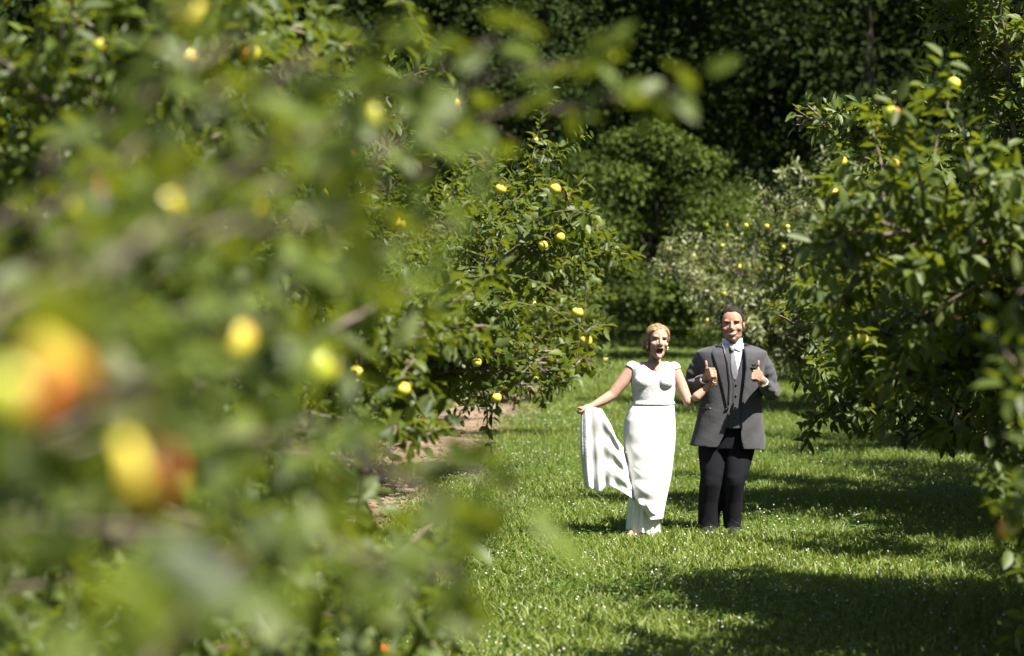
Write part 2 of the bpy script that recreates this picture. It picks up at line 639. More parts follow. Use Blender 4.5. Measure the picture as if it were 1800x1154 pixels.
def add_spray(T, target, r, n_side=5, n_leaf=26):
    """a branch of tree T that reaches from its nearest wood to target, with leaves"""
    target = np.array(target)
    d = np.linalg.norm(T['wood'] - target, axis=1)
    k = int(np.argmin(d))
    a = T['wood'][k]
    rng = np.random.default_rng(r.randrange(1 << 30))
    n = max(4, int(d[k] / 0.08))
    t = np.linspace(0, 1, n)[:, None]
    pts = a + (target - a) * t + np.array([0, 0, 1]) * (0.10 * np.sin(t * math.pi)) * d[k] + rng.normal(0, .008, (n, 3)) * (t > 0) * (t < 1)
    inv = np.linalg.inv(T['M'])
    loc = pts @ inv[:3, :3].T + inv[:3, 3]
    mb = MB()
    mb.tube(loc, np.linspace(.008, .003, n), 5)
    mb.build('branch', M['bark'], T['root'])
    return pts


def add_leaf(T, p, d, nrm, s, v):
    inv = Matrix(T['M'].tolist()).inverted()
    d = Vector(d).normalized(); nrm = Vector(nrm)
    nrm = (nrm - d * nrm.dot(d)).normalized()
    x = d.cross(nrm)
    m = Matrix((( x.x, d.x, nrm.x, p[0]), (x.y, d.y, nrm.y, p[1]), (x.z, d.z, nrm.z, p[2]), (0, 0, 0, 1)))
    m = inv @ m @ Matrix.Scale(s, 4)
    o = bpy.data.objects.new('leaf', LEAVES[v])
    COL.objects.link(o)
    o.parent = T['root']
    o.matrix_basis = m
    return o


def pick_leaves(limit=300):
    """the leaves that show largest become objects of their own"""
    CELL = 9
    nx, ny = 1800 // CELL + 2, 1154 // CELL + 2
    zb = np.full(nx * ny, 1e9)
    for T in APPLE_TREES:
        u, v, f = project(T['world'])
        ok = (u > 0) & (u < 1800) & (v > 0) & (v < 1154) & (T['world'][:, 1] > 0.6)
        idx = (u[ok] // CELL).astype(int) * ny + (v[ok] // CELL).astype(int)
        np.minimum.at(zb, idx, f[ok])
    for T in APPLE_TREES:
        h = T['proto']['held']
        A = T['M']
        W = h['P'] @ A[:3, :3].T + A[:3, 3]
        u, v, f = project(W)
        ok = (u > 0) & (u < 1800) & (v > 0) & (v < 1154) & (W[:, 1] > 0.9) & (f < 45)
        idx = np.clip((np.nan_to_num(u) // CELL), 0, nx - 1).astype(int) * ny + np.clip((np.nan_to_num(v) // CELL), 0, ny - 1).astype(int)
        vis = ok & (f < zb[idx] + 0.12)
        ids = np.where(vis)[0]
        have = sum(c.name.split('.')[0] == 'leaf' for c in T['root'].children)
        ids = ids[np.argsort(-(h['S'][ids] / f[ids]))][:max(0, limit - have)]
        for i in ids:
            d, nn, p = h['D'][i], h['N'][i], h['P'][i]
            nn = unit(nn - nn.dot(d) * d)
            x = np.cross(d, nn)
            s = h['S'][i]
            m = Matrix(((x[0] * s, d[0] * s, nn[0] * s, p[0]), (x[1] * s, d[1] * s, nn[1] * s, p[1]), (x[2] * s, d[2] * s, nn[2] * s, p[2]), (0, 0, 0, 1)))
            o = bpy.data.objects.new('leaf', LEAVES[min(4, int(h['var'][i] * 5))])
            COL.objects.link(o)
            o.parent = T['root']
            o.matrix_basis = m


# ------------------------------------------------------------------ ground
def sheet(name, x0, x1, y0, y1, z, nx, ny, mat, jit=0, seed=0):
    rng = np.random.default_rng(seed)
    X, Y = np.meshgrid(np.linspace(x0, x1, nx), np.linspace(y0, y1, ny))
    Z = np.full_like(X, z) + (rng.normal(0, jit, X.shape) if jit else 0)
    V = np.stack([X, Y, Z], -1).reshape(-1, 3)
    i = np.arange((ny - 1) * nx).reshape(ny - 1, nx)[:, :-1].ravel()
    Fq = np.stack([i, i + 1, i + nx + 1, i + nx], 1)
    return link(name, mesh_np(name, V, [Fq]), mat)


tag(sheet('ground', -400, 400, -200, 900, 0, 2, 2, M['ground']), kind='structure')
AL = 0.066                                   # the alley drifts right with distance
LX = lambda y: -3.0 + AL * y                 # trunk line of the left row
RX = lambda y: 4.43 + AL * y                 # trunk line of the right row


def soil_strip(xf, name, seed):
    rng = np.random.default_rng(seed)
    ys = np.arange(-6, 62, 0.35)
    us = np.linspace(-1, 1, 9)
    V = []
    for y in ys:
        wl, wr = 0.95 + 0.16 * rng.normal(), 0.95 + 0.16 * rng.normal()
        for u in us:
            V.append((xf(y) + (u * wr if u > 0 else u * wl), y + rng.normal(0, .05), 0.006 + (1 - abs(u)) * rng.uniform(0, .05)))
    n = len(us)
    Fq = [(i * n + j, i * n + j + 1, (i + 1) * n + j + 1, (i + 1) * n + j) for i in range(len(ys) - 1) for j in range(n - 1)]
    mb = MB(); mb.add(V, Fq)
    o = tag(mb.build(name, M['soil']), kind='structure')
    # clods and litter
    c = MB()
    ico = np.array([(1, 0, 0), (-1, 0, 0), (0, 1, 0), (0, -1, 0), (0, 0, .8), (0, 0, -.8)], float)
    fi = [(0, 2, 4), (2, 1, 4), (1, 3, 4), (3, 0, 4), (2, 0, 5), (1, 2, 5), (3, 1, 5), (0, 3, 5)]
    for k in range(2600):
        y = rng.uniform(10, 48); s = rng.uniform(.008, .035)
        c.add(ico * rng.uniform(.6, 1.3, (6, 3)) * s + np.array([xf(y) + rng.uniform(-1.1, 1.1), y, 0.03]), fi)
    tag(c.build('soil_clods', M['soil'], None, (0, 0, 0), False), 'brown soil crumbs strewn along the bare tree strip', 'soil', kind='stuff')
    return o


soil_strip(LX, 'soil_strip', 5)
soil_strip(RX, 'soil_strip', 6)


def grass():
    rng = np.random.default_rng(3)
    bands = [(9.0, 12.5, 500, 1.0), (12.5, 24, 1750, 1.12), (24, 34, 1000, 1.3), (34, 50, 380, 1.7), (50, 85, 110, 2.6)]
    P, Hh, Wd = [], [], []
    for y0, y1, den, sc in bands:
        # area actually in view plus a margin to the sides
        xa = lambda y: -0.212 * y - 0.6
        xb = lambda y: 0.212 * y + 0.9
        n = int(den * (y1 - y0) * 8.6)
        y = rng.uniform(y0, y1, n)
        xl = np.maximum(LX(y) + 0.35, xa(y)); xr = np.minimum(RX(y) - 0.3, xb(y))
        if y0 >= 50:
            xl, xr = xl - 4, xr + 4
        x = rng.uniform(0, 1, n) * (xr - xl) + xl
        # thin out over the soil strips, patchy height elsewhere
        edge = np.minimum(x - LX(y), RX(y) - x)
        k = rng.random(n) < np.clip((edge - 0.55) / 0.45, 0.03, 1)
        x, y = x[k], y[k]
        patch = 0.5 + 0.25 * np.sin(x * 2.3 + 1.7 * np.sin(y * .9)) + 0.25 * np.sin(y * 1.9 + 2.1 * np.sin(x * 1.1 + 2))
        P.append(np.stack([x, y, np.zeros_like(x)], 1))
        Hh.append(rng.uniform(.035, .08, len(x)) * (0.75 + 0.65 * patch) * (0.85 + .15 * sc) * np.where(rng.random(len(x)) < .012, 1.9, 1))
        Wd.append(rng.uniform(.0035, .0065, len(x)) * sc)
    P, Hh, Wd = np.concatenate(P), np.concatenate(Hh), np.concatenate(Wd)
    n = len(P)
    a = rng.uniform(0, 6.283, n)
    side = np.stack([np.cos(a), np.sin(a), np.zeros(n)], 1)
    b = rng.uniform(0, 6.283, n)
    bend = np.stack([np.cos(b), np.sin(b), np.zeros(n)], 1) * (rng.uniform(.15, .95, n) * Hh)[:, None]
    upv = np.array([0, 0, 1.0])
    w = Wd[:, None]
    V = np.stack([P - side * w, P + side * w,
                  P + bend * .28 + upv * (Hh * .62)[:, None] - side * w * .8, P + bend * .28 + upv * (Hh * .62)[:, None] + side * w * .8,
                  P + bend + upv * (Hh * .95)[:, None]], 1)
    off = (np.arange(n) * 5)[:, None]
    nr = P[:, 1] < 24          # far blades are single slivers
    me = mesh_np('grass', V.reshape(-1, 3), [np.array([[2, 3, 4]]) + off[nr], np.array([[0, 1, 4]]) + off[~nr], np.array([[0, 1, 3, 2]]) + off[nr]])
    patch = 0.5 + 0.3 * np.sin(P[:, 0] * 1.3 + 1.2 * np.sin(P[:, 1] * .7)) + 0.2 * np.sin(P[:, 1] * 1.1 + P[:, 0] * .6)
    fattr(me, 'var', np.repeat(np.clip(rng.normal(.45, .25, n) + (patch - .5) * .5, 0, 1), 5))
    me.materials.append(M['grass'])
    tag(link('grass', me, None, None, False), 'short sunlit green lawn grass between the apple rows', 'grass', kind='stuff')

    # clover between the blades
    n = 42000
    y = rng.uniform(12, 34, n)
    xl = np.maximum(LX(y) + 0.5, -0.212 * y - 0.5); xr = np.minimum(RX(y) - 0.6, 0.212 * y + 0.6)
    x = rng.uniform(0, 1, n) * (xr - xl) + xl
    k = (np.sin(x * 1.9 + 1.3 * np.sin(y * .8)) + np.sin(y * 1.6 + x) + rng.normal(0, .7, n)) > -0.3
    x, y = x[k], y[k]; n = len(x)
    h = rng.uniform(.03, .085, n)
    C = np.stack([x, y, h], 1)
    Ps, Ds, Ns, Ss, cu, va = [], [], [], [], [], []
    a0 = rng.uniform(0, 6.28, n)
    vv = np.clip(rng.normal(.5, .25, n), 0, 1)
    tilt = rng.normal(0, .25, (n, 3))
    sz = rng.uniform(.012, .022, n)
    for j in range(3):
        a = a0 + j * 2.094
        D = unit(np.stack([np.cos(a), np.sin(a), np.full(n, .1)], 1) + tilt * .4)
        Ps.append(C); Ds.append(D); Ns.append(unit(np.array([0, 0, 1.0]) + tilt)); Ss.append(sz); cu.append(np.full(n, .1)); va.append(vv)
    P3, D3, N3, S3 = np.concatenate(Ps), np.concatenate(Ds), np.concatenate(Ns), np.concatenate(Ss)
    N3 = unit(N3 - (N3 * D3).sum(1, keepdims=True) * D3)
    X3 = np.cross(D3, N3)
    w = S3[:, None]
    V = np.stack([P3, P3 + w * (D3 * .65 - X3 * .48), P3 + w * (D3 * 1.0), P3 + w * (D3 * .65 + X3 * .48)], 1)
    off = (np.arange(len(P3)) * 4)[:, None]
    me = mesh_np('clover_leaves', V.reshape(-1, 3), [np.array([[0, 3, 2, 1]]) + off])
    fattr(me, 'var', np.repeat(np.concatenate(va), 4))
    me.materials.append(M['clover'])
    tag(link('clover_leaves', me, None, None, False), 'low green clover leaves mixed into the lawn grass', 'clover', kind='stuff')

    # clover blossoms
    n = 2700
    y = 12.5 + 24 * rng.random(n) ** 1.25
    xl = np.maximum(LX(y) + 0.8, -0.212 * y - 0.4); xr = np.minimum(RX(y) - 1.0, 0.212 * y + 0.4)
    x = rng.uniform(0, 1, n) * (xr - xl) + xl
    k = (np.sin(x * 1.3 + 1.1 * np.sin(y * .6)) + np.sin(y * 1.2 + x * .7) + rng.normal(0, .8, n)) > -0.1
    x, y = x[k], y[k]; n = len(x)
    bm = bmesh.new()
    bmesh.ops.create_icosphere(bm, subdivisions=1, radius=1)
    bv = np.array([v.co[:] for v in bm.verts]); bf = np.array([[v.index for v in f.verts] for f in bm.faces])
    bm.free()
    s = rng.uniform(.004, .009, n)
    C = np.stack([x, y, rng.uniform(.055, .10, n)], 1)
    V = C[:, None] + bv[None] * s[:, None, None] * np.array([1, 1, .85])
    Fq = bf[None] + (np.arange(n) * len(bv))[:, None, None]
    me = mesh_np('clover_blossoms', V.reshape(-1, 3), [Fq.reshape(-1, 3)])
    me.materials.append(M['flower'])
    tag(link('clover_blossoms', me, None), 'tiny white clover blossoms dotted over the lawn', 'clover', kind='stuff')


def weed(u, v, y, n, ln, wd, label, seed, spread=.9):
    rng = np.random.default_rng(seed)
    g = unp(u, v, y)
    root = tag(empty('weed_plant', (g.x, g.y, 0)), label, 'weed')
    for i in range(n):
        a = i * 2.4 + rng.uniform(-.3, .3)
        el = rng.uniform(.25, 1.0)
        L_ = ln * rng.uniform(.65, 1.1)
        mb = MB()
        V, Fc = [], []
        m = 7
        d = np.array([math.cos(a) * spread, math.sin(a) * spread, 0])
        x = np.array([-math.sin(a), math.cos(a), 0])
        for k in range(m):
            t = k / (m - 1)
            c = d * L_ * t * math.cos(el * (1 - .5 * t)) + np.array([0, 0, 1]) * L_ * (t * math.sin(el) * 1.15 - .35 * t * t)
            w = wd * (math.sin(math.pi * (0.08 + .9 * t)) ** .8) * (1 + .08 * (-1) ** k)
            V += [c - x * w + (0, 0, .12 * w), c, c + x * w + (0, 0, .12 * w)]
        for k in range(m - 1):
            q = 3 * k
            Fc += [(q, q + 1, q + 4, q + 3), (q + 1, q + 2, q + 5, q + 4)]
        mb.add(V, Fc)
        o = mb.build('leaf', M['weed'], root)
        fattr(o.data, 'var', np.full(len(V), rng.uniform(.2, .9)))


grass()
weed(1492, 905, 20.0, 9, .17, .035, 'broad-leaved weed standing tall in the shaded grass beside the walking man', 1)
weed(1585, 888, 20.6, 6, .13, .03, 'small broad-leaved weed in the shaded lawn near the right tree row', 2)
weed(1480, 945, 19.0, 12, .20, .006, 'tuft of long thin grass leaves at the tree shadow edge', 3, .6)
weed(1075, 1130, 13.9, 8, .10, .02, 'low leafy weed in the shade patch before the couple', 4)

# ------------------------------------------------------------------ the orchard
GL, GR = 'apple trees of the left orchard row', 'apple trees of the right orchard row'


def own_tree(x, y, rz, sc, label, group, seed, side, tab, vmax=2000, fruit=True, **kw):
    pr = grow_apple(seed, place=(x, y, rz, sc), keep=envelope(side, tab, vmax), **kw)
    return place_tree(pr, x, y, rz, sc, label, group, fruit)


L1 = own_tree(LX(3.6) + .1, 3.7, 0.4, 1.0, 'apple tree with out-of-focus leaves and big orange apples, first of its row', GL, 11, -1,
              [(0, 1050), (150, 900), (300, 880), (450, 860), (600, 780), (800, 640), (900, 800), (1000, 850), (1154, 800)], zmin=.4, low=True, dens=.95)
L2 = own_tree(LX(10) + .15, 10.0, 2.1, 1.03, 'soft-focus apple tree with pale yellow apples, second of the sunlit row', GL, 23, -1,
              [(0, 720), (200, 880), (400, 900), (600, 840), (750, 840), (900, 770), (1000, 800), (1154, 950)], zmin=.3, low=True, dens=1.15, nl=15)
L3 = own_tree(LX(16.6) + .1, 16.6, 4.0, 1.02, 'crisp dark green apple tree whose branch tips reach the bride', GL, 37, -1,
              [(0, 960), (150, 1000), (300, 1050), (450, 1105), (560, 1115), (640, 1085), (680, 1010), (760, 965), (830, 930)], 812, zmin=.5, dens=1.05, nl=14)
L4 = own_tree(LX(23.4), 23.4, 3.3, 1.0, 'apple tree behind the bride on the sunlit row, bare soil below', GL, 41, -1,
              [(0, 1000), (300, 1060), (450, 1130), (560, 1140), (610, 1130), (660, 1080), (720, 1000)], 760, low=True)
L5 = place_tree(1, LX(30.5) - .5, 30.5, 5.1, 0.85, 'apple tree farther along the sunlit row beyond the bride', GL)
L6 = place_tree(0, LX(38) - .5, 38, 1.0, 0.85, 'last apple tree of the sunlit row before the woods', GL, False)
R0 = own_tree(RX(7.2) - .55, 7.2, 0.7, 1.0, 'blurred apple tree leaning a leafy branch in front of the shaded row', GR, 53, 1,
              [(0, 1720), (300, 1760), (560, 1700), (680, 1620), (760, 1640), (790, 1770), (1154, 1770)], low=True, zmin=.4)
R1 = own_tree(RX(13.4) - .7, 13.4, 3.9, 1.1, 'large shaded apple tree casting a wide dark shadow over the lawn', GR, 61, 1,
              [(0, 1580), (100, 1400), (200, 1470), (300, 1420), (400, 1450), (520, 1400), (600, 1440), (700, 1480), (760, 1560), (790, 1740), (900, 1760), (1000, 1790)], dens=1.5, nl=17, low=True, zmin=.35, heavy=True, R=3.0)
R2 = own_tree(RX(20.8) - .7, 20.8, 1.5, 1.15, 'sharp apple tree with hanging leaves behind the man in the grey suit', GR, 67, 1,
              [(0, 1600), (150, 1560), (200, 1400), (300, 1345), (420, 1370), (560, 1390), (640, 1385), (740, 1400), (780, 1440)], 790, dens=1.35, nl=16, low=True, heavy=True, R=3.2)
R3 = place_tree(1, RX(28) - .1, 28, 2.6, 0.95, 'apple tree of the shaded row just beyond the man', GR)
_pale = grow_apple(83, low=True)
_pale['parts']['foliage'].materials.clear(); _pale['parts']['foliage'].materials.append(M['leaf_pale'])
R4 = place_tree(_pale, RX(36) - 2.2, 36, 0.2, 0.97, 'grey-green sunlit apple tree dotted with many yellow apples', GR)
R5 = place_tree(1, RX(44) - 1.2, 44, 2.2, 0.9, 'small apple tree at the end of the shaded row', GR, False)
for k, (x, y) in enumerate(((LX(-3.2) - .5, -3.2), (LX(-10) - .3, -10), (RX(.2), .2), (RX(-6.6), -6.6))):  # unseen trees added beside and behind the camera to cut sky fill
    place_tree(k % 2, x, y, k * 2.3, 1.05, ('unseen apple tree added before the first tree of the sunlit row to block sky light', 'unseen endmost apple tree of the sunlit row, added to block sky light',
               'unseen apple tree added before the blurred tree of the shaded row to block sky light', 'unseen endmost apple tree of the shaded row, added to block sky light')[k], GL if k < 2 else GR, False)
for k, (x, y) in enumerate(((12.6, 17), (13.0, 24.5), (13.4, 32), (14, 40))):
    place_tree(k % 2, x, y, k * 1.9, 0.95, 'apple tree of the next orchard row behind the shaded row', 'apple trees of the far right row', False)
for k, (x, y) in enumerate(((-8.3, 26), (-7.9, 33.5), (-7.4, 41))):
    place_tree((k + 1) % 2, x, y, k * 1.3, 0.95, 'apple tree of the next orchard row behind the sunlit row', 'apple trees of the far left row', False)

# apples that stand out in the photograph: pixel, distance from their apparent size
rr = random.Random(8)
for T, items in ((L1, [(20, 690, 1.75, .45), (232, 832, 2.15, .5), (115, 645, 1.85, .7), (283, 368, 3.6, -.6), (430, 818, 4.3, -.7), (556, 648, 4.2, -.7),
                       (583, 466, 4.3, -.3), (328, 28, 4.3, -.1), (150, 335, 4.0, .4), (150, 375, 4.0, .4), (440, 362, 4.6, .3), (655, 207, 5.0, -.6), (405, 600, 3.4, -.7)]),
                 (L2, [(708, 685, 11.2, -.6), (627, 655, 11.4, -.5), (629, 673, 11.4, -.3), (585, 719, 11.8, -.5), (566, 772, 12, -.5), (768, 993, 10.2, -.4),
                       (601, 905, 12, -.3), (690, 391, 12, .3), (712, 398, 12, .3), (614, 272, 12, .35), (798, 182, 11.5, .3), (560, 345, 11, -.3)]),
                 (L3, [(838, 638, 16, -.5), (872, 700, 16.3, -.5), (1015, 550, 15, -.2), (1030, 600, 15.2, .1), (976, 333, 16, .35), (880, 333, 15.6, -.4), (865, 822, 17, -.4), (955, 432, 16, -.5)]),
                 (R1, [(1463, 340, 14.4, .1), (1600, 315, 13.6, -.3), (1478, 285, 14.5, .2), (1570, 288, 13.6, .4), (1515, 597, 13.4, -.7), (1533, 225, 13, .1), (1676, 148, 12.6, -.2), (1500, 600, 14, -.6)]),
                 (R4, [(1240 + 12 * k + 17 * (k % 3), 395 + (k * 37) % 110, 34 + .1 * (k % 5), rr.choice((-.4, 0, .3))) for k in range(15)])):
    for (u, v, y, bl) in items:
        p = unp(u, v, y)
        d = np.linalg.norm(T['wood'] - np.array(p), axis=1).min()
        if d > 0.07:
            pts = add_spray(T, (p.x + .005, p.y, p.z + .055), rr)
            n = int(max(4, min(45, np.linalg.norm(pts[-1] - pts[0]) / .022)))
            for k in range(n):
                q = pts[min(len(pts) - 1, int((0.1 + .9 * k / n) * len(pts)))]
                a = k * 2.4 + rr.random()
                add_leaf(T, q, (math.cos(a), math.sin(a), rr.uniform(-.5, .3)), (rr.uniform(-.5, .5), rr.uniform(-.5, .5), .8), rr.uniform(.06, .095), rr.randrange(5))
        add_apple(T, p, rr, bl, 1.05, 0.6)

# leafy shoots of the first tree that hang close to the lens
rng = np.random.default_rng(77)
SP = {k: [] for k in 'PDNS'}
inv = np.linalg.inv(L1['M'])
for (u, v, y) in ((420, 60, 3.4), (560, 90, 3.5), (680, 40, 3.7), (720, 150, 3.8), (900, 60, 4.2), (1060, 95, 4.6), (1215, 165, 4.7), (860, 275, 4.2), (700, 250, 3.5), (560, 230, 3.3), (800, 400, 4.0), (640, 410, 3.0),
                  (720, 500, 3.6), (480, 560, 3.0), (380, 700, 2.6), (520, 760, 3.3), (860, 930, 3.6), (905, 870, 3.9), (800, 1010, 3.2), (640, 1020, 3.4), (330, 1080, 2.1), (450, 960, 2.5)):
    p = np.array(unp(u, v, y))
    pts = add_spray(L1, p, rr)
    n = int(14 + 26 * min(1, np.linalg.norm(pts[-1] - pts[0])))
    k = np.clip((rng.random(n) ** .6 * len(pts)).astype(int), 0, len(pts) - 1)
    SP['P'].append(pts[k] + rng.normal(0, .028, (n, 3)))
    D = unit(rng.normal(0, 1, (n, 3)) + np.array([0, 0, -.2])); SP['D'].append(D)
    SP['N'].append(unit(np.array([.25, -.25, .8]) + rng.normal(0, .4, (n, 3))))
    SP['S'].append(rng.uniform(.06, .10, n))
SP = {k: np.concatenate(SP[k]) for k in SP}
Rl = inv[:3, :3] / np.linalg.norm(inv[:3, 0])
me = leaf_mesh('foliage', SP['P'] @ inv[:3, :3].T + inv[:3, 3], SP['D'] @ Rl.T, SP['N'] @ Rl.T, SP['S'], rng.uniform(.02, .3, len(SP['S'])), np.clip(rng.normal(.6, .25, len(SP['S'])), 0, 1))
me.materials.append(M['leaf'])
tag(link('foliage', me, None, L1['root'], False), kind='stuff')
pick_leaves(300)


# ------------------------------------------------------------------ the woods behind
def broadleaf(seed, H=12.0, Rr=4.0, base=0.6, clumps=110, per=300, ls=0.155, mat='leaf_wood'):
    rng = np.random.default_rng(seed)
    P, D, N, S, tone = [], [], [], [], []
    cents = []
    for i in range(clumps):
        t = rng.random() ** 0.8
        z = base + (H - base) * t
        prof = math.sin(math.pi * (0.12 + 0.86 * t)) ** 0.7
        a = rng.uniform(0, 6.283)
        r = Rr * prof * rng.uniform(.45, 1.0)
        c = np.array([math.cos(a) * r, math.sin(a) * r, z])
        cents.append(c)
        cr = rng.uniform(.7, 1.5) * Rr / 4
        v = unit(rng.normal(0, 1, (per, 3)))
        v[:, 2] = np.abs(v[:, 2]) * np.where(rng.random(per) < .25, -1, 1)
        rad = cr * rng.uniform(.55, 1.05, per)[:, None]
        pos = c + v * rad * np.array([1.15, 1.15, .7])
        P.append(pos)
        D.append(unit(v * .6 + rng.normal(0, .5, (per, 3)) - np.array([0, 0, .35])))
        N.append(unit(v + np.array([0, 0, .7]) + rng.normal(0, .35, (per, 3))))
        S.append(rng.uniform(.6, 1.25, per) * ls)
        tone.append(np.full(per, rng.normal(0, .28)))
    P, D, N, S = map(np.concatenate, (P, D, N, S))
    n = len(P)
    m = leaf_mesh('crown', P, D, N, S, rng.uniform(0, .3, n), np.clip(rng.normal(.45, .2, n) + np.concatenate(tone), 0, 1), 1.35, True)
    m.materials.append(M[mat])
    tr = MB()
    zz = np.linspace(-.2, H * .8, 9)
    tr.tube(np.stack([rng.normal(0, .12, 9), rng.normal(0, .12, 9), zz], 1), np.linspace(.17, .04, 9) * H / 12, 9)
    for c in cents[::6]:
        z = max(0.8, c[2] - rng.uniform(.8, 2.0))
        tr.tube([(0, 0, z), c * np.array([.5, .5, 0]) + np.array([0, 0, (z + c[2]) / 2 + .2]), c], [.09 * H / 12, .06 * H / 12, .02], 5)
    tm = tr.mesh('trunk')
    tm.materials.append(M['bark_dark'])
    return m, tm


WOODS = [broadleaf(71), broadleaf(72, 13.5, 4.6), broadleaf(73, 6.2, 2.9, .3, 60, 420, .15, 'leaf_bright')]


def wood_tree(k, x, y, rz, sc, label, name='forest_tree', cat='tree', group=None):
    root = tag(empty(name, (x, y, 0), rz, sc), label, cat, group)
    link('trunk', WOODS[k][1], None, root)
    link('crown', WOODS[k][0], None, root, False)
    return root


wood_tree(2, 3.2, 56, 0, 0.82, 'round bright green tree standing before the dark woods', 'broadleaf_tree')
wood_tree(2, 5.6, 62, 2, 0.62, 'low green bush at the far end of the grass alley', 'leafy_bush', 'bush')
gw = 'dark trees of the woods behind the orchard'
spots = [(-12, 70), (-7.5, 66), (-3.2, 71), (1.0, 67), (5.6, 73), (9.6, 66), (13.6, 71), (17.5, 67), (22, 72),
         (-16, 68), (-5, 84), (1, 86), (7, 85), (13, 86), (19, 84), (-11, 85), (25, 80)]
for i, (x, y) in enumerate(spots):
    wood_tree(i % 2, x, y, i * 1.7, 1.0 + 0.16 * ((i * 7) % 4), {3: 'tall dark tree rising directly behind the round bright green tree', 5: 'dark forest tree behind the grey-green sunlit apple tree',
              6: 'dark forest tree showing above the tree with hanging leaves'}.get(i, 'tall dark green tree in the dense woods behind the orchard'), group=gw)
# wooded slope that closes the view
rng = np.random.default_rng(9)
X, Y = np.meshgrid(np.linspace(-160, 160, 60), np.linspace(92, 190, 30))
Z = -0.5 + 34 * (1 - np.exp(-((Y - 92) / 45) ** 1.4)) + rng.normal(0, .9, X.shape) * (Y > 94)
V = np.stack([X, Y, Z], -1).reshape(-1, 3)
i = np.arange(29 * 60).reshape(29, 60)[:, :-1].ravel()
tag(link('hill', mesh_np('hill', V, [np.stack([i, i + 1, i + 61, i + 60], 1)]), M['hill']), kind='structure')

# ------------------------------------------------------------------ people
ZS = 2.564
def G(zx, zy, dy=0.0):
    return np.array(unp(980 + zx / ZS, 520 + zy / ZS, 19 + dy))


def GV(pts, dy0=0.0):
    return np.array([G(p[0], p[1], dy0 + (p[2] if len(p) > 2 else 0)) for p in pts])


def lerp(tab, t):
    return float(np.interp(t, [a[0] for a in tab], [a[1] for a in tab]))


def remesh(mb, name, voxel, it, fac=0.5, dec=None):
    me = mb.mesh(name + '_src')
    o = bpy.data.objects.new(name, me)
    COL.objects.link(o)
    m = o.modifiers.new('r', 'REMESH'); m.mode = 'VOXEL'; m.voxel_size = voxel
    if it:
        s = o.modifiers.new('s', 'SMOOTH'); s.factor = fac; s.iterations = it
    if dec:
        d_ = o.modifiers.new('d', 'DECIMATE'); d_.ratio = dec
    dg = bpy.context.evaluated_depsgraph_get()
    res = bpy.data.meshes.new_from_object(o.evaluated_get(dg))
    bpy.data.objects.remove(o)
    bpy.data.meshes.remove(me)
    res.name = name
    return res


def verts_of(me):
    V = np.empty(len(me.vertices) * 3, np.float32)
    me.vertices.foreach_get('co', V)
    return V.reshape(-1, 3).astype(float)


def normals_of(me):
    V = np.empty(len(me.vertices) * 3, np.float32)
    me.vertices.foreach_get('normal', V)
    return V.reshape(-1, 3).astype(float)


def set_verts(me, V):
    me.vertices.foreach_set('co', np.ascontiguousarray(V, np.float32).ravel())
    me.update()


def shift(me, off):
    set_verts(me, verts_of(me) - np.asarray(off))


def thicken(bm, t):
    """give a shell a second side t below the first, closed along its rim"""
    bm.normal_update()
    fs = bm.faces[:]
    twin = {v: bm.verts.new(v.co - v.normal * t) for v in bm.verts[:]}
    rim = [(l.vert, l.link_loop_next.vert) for f in fs for l in f.loops if l.edge.is_boundary]
    for f in fs: bm.faces.new([twin[v] for v in reversed(f.verts)])
    for a, b in rim: bm.faces.new([b, a, twin[a], twin[b]])


def soften(bm, it):
    for _ in range(it):
        new = {}
        for v in bm.verts:
            if v.is_boundary:
                nb = [e.other_vert(v) for e in v.link_edges if e.is_boundary]
                if len(nb) == 2: new[v] = v.co * .5 + (nb[0].co + nb[1].co) * .25
        for v, c in new.items(): v.co = c


def largest(bm):
    """drop stray islands"""
    todo, groups = set(bm.verts), []
    while todo:
        st = [todo.pop()]; grp = [st[0]]
        while st:
            v = st.pop()
            for e in v.link_edges:
                o = e.other_vert(v)
                if o in todo:
                    todo.discard(o); st.append(o); grp.append(o)
        groups.append(grp)
    groups.sort(key=len, reverse=True)
    for g_ in groups[1:]:
        if len(g_) < .25 * len(groups[0]): bmesh.ops.delete(bm, geom=g_, context='VERTS')


def cut(me, keep_fn, thick=0.0, inflate=0.0):
    """keep faces whose centre passes keep_fn, optionally give the shell thickness"""
    bm = bmesh.new(); bm.from_mesh(me)
    kill = [f for f in bm.faces if not keep_fn(f.calc_center_median(), f.normal)]
    bmesh.ops.delete(bm, geom=kill, context='FACES')
    loose = [v for v in bm.verts if not v.link_faces]
    bmesh.ops.delete(bm, geom=loose, context='VERTS')
    largest(bm)
    soften(bm, 4)
    if inflate:
        bm.normal_update()
        for v in bm.verts: v.co += v.normal * inflate
    if thick:
        thicken(bm, thick)
    out = bpy.data.meshes.new(me.name)
    bm.to_mesh(out); bm.free()
    return out


def bvh_of(me):
    bm = bmesh.new(); bm.from_mesh(me)
    t = BVHTree.FromBMesh(bm); bm.free()
    return t


def xring(zy, xl, xr, fr, bk, dy, k=44, p=2.3):
    a, b = G(xl, zy, dy), G(xr, zy, dy)
    c = (a + b) / 2; hw = (b[0] - a[0]) / 2
    th = np.linspace(0, 2 * math.pi, k, endpoint=False)
    cs, sn = np.cos(th), np.sin(th)
    x = c[0] + hw * np.sign(cs) * np.abs(cs) ** (2 / p)
    dep = np.where(sn < 0, fr, bk)
    y = c[1] + dep * np.sign(sn) * np.abs(sn) ** (2 / p)
    return np.stack([x, y, np.full(k, c[2])], 1)


def front_hit(tree, x, z, default=None):
    h = tree.ray_cast(Vector((x, 16.5, z)), Vector((0, 1, 0)))
    return h[0].y if h[0] is not None else default


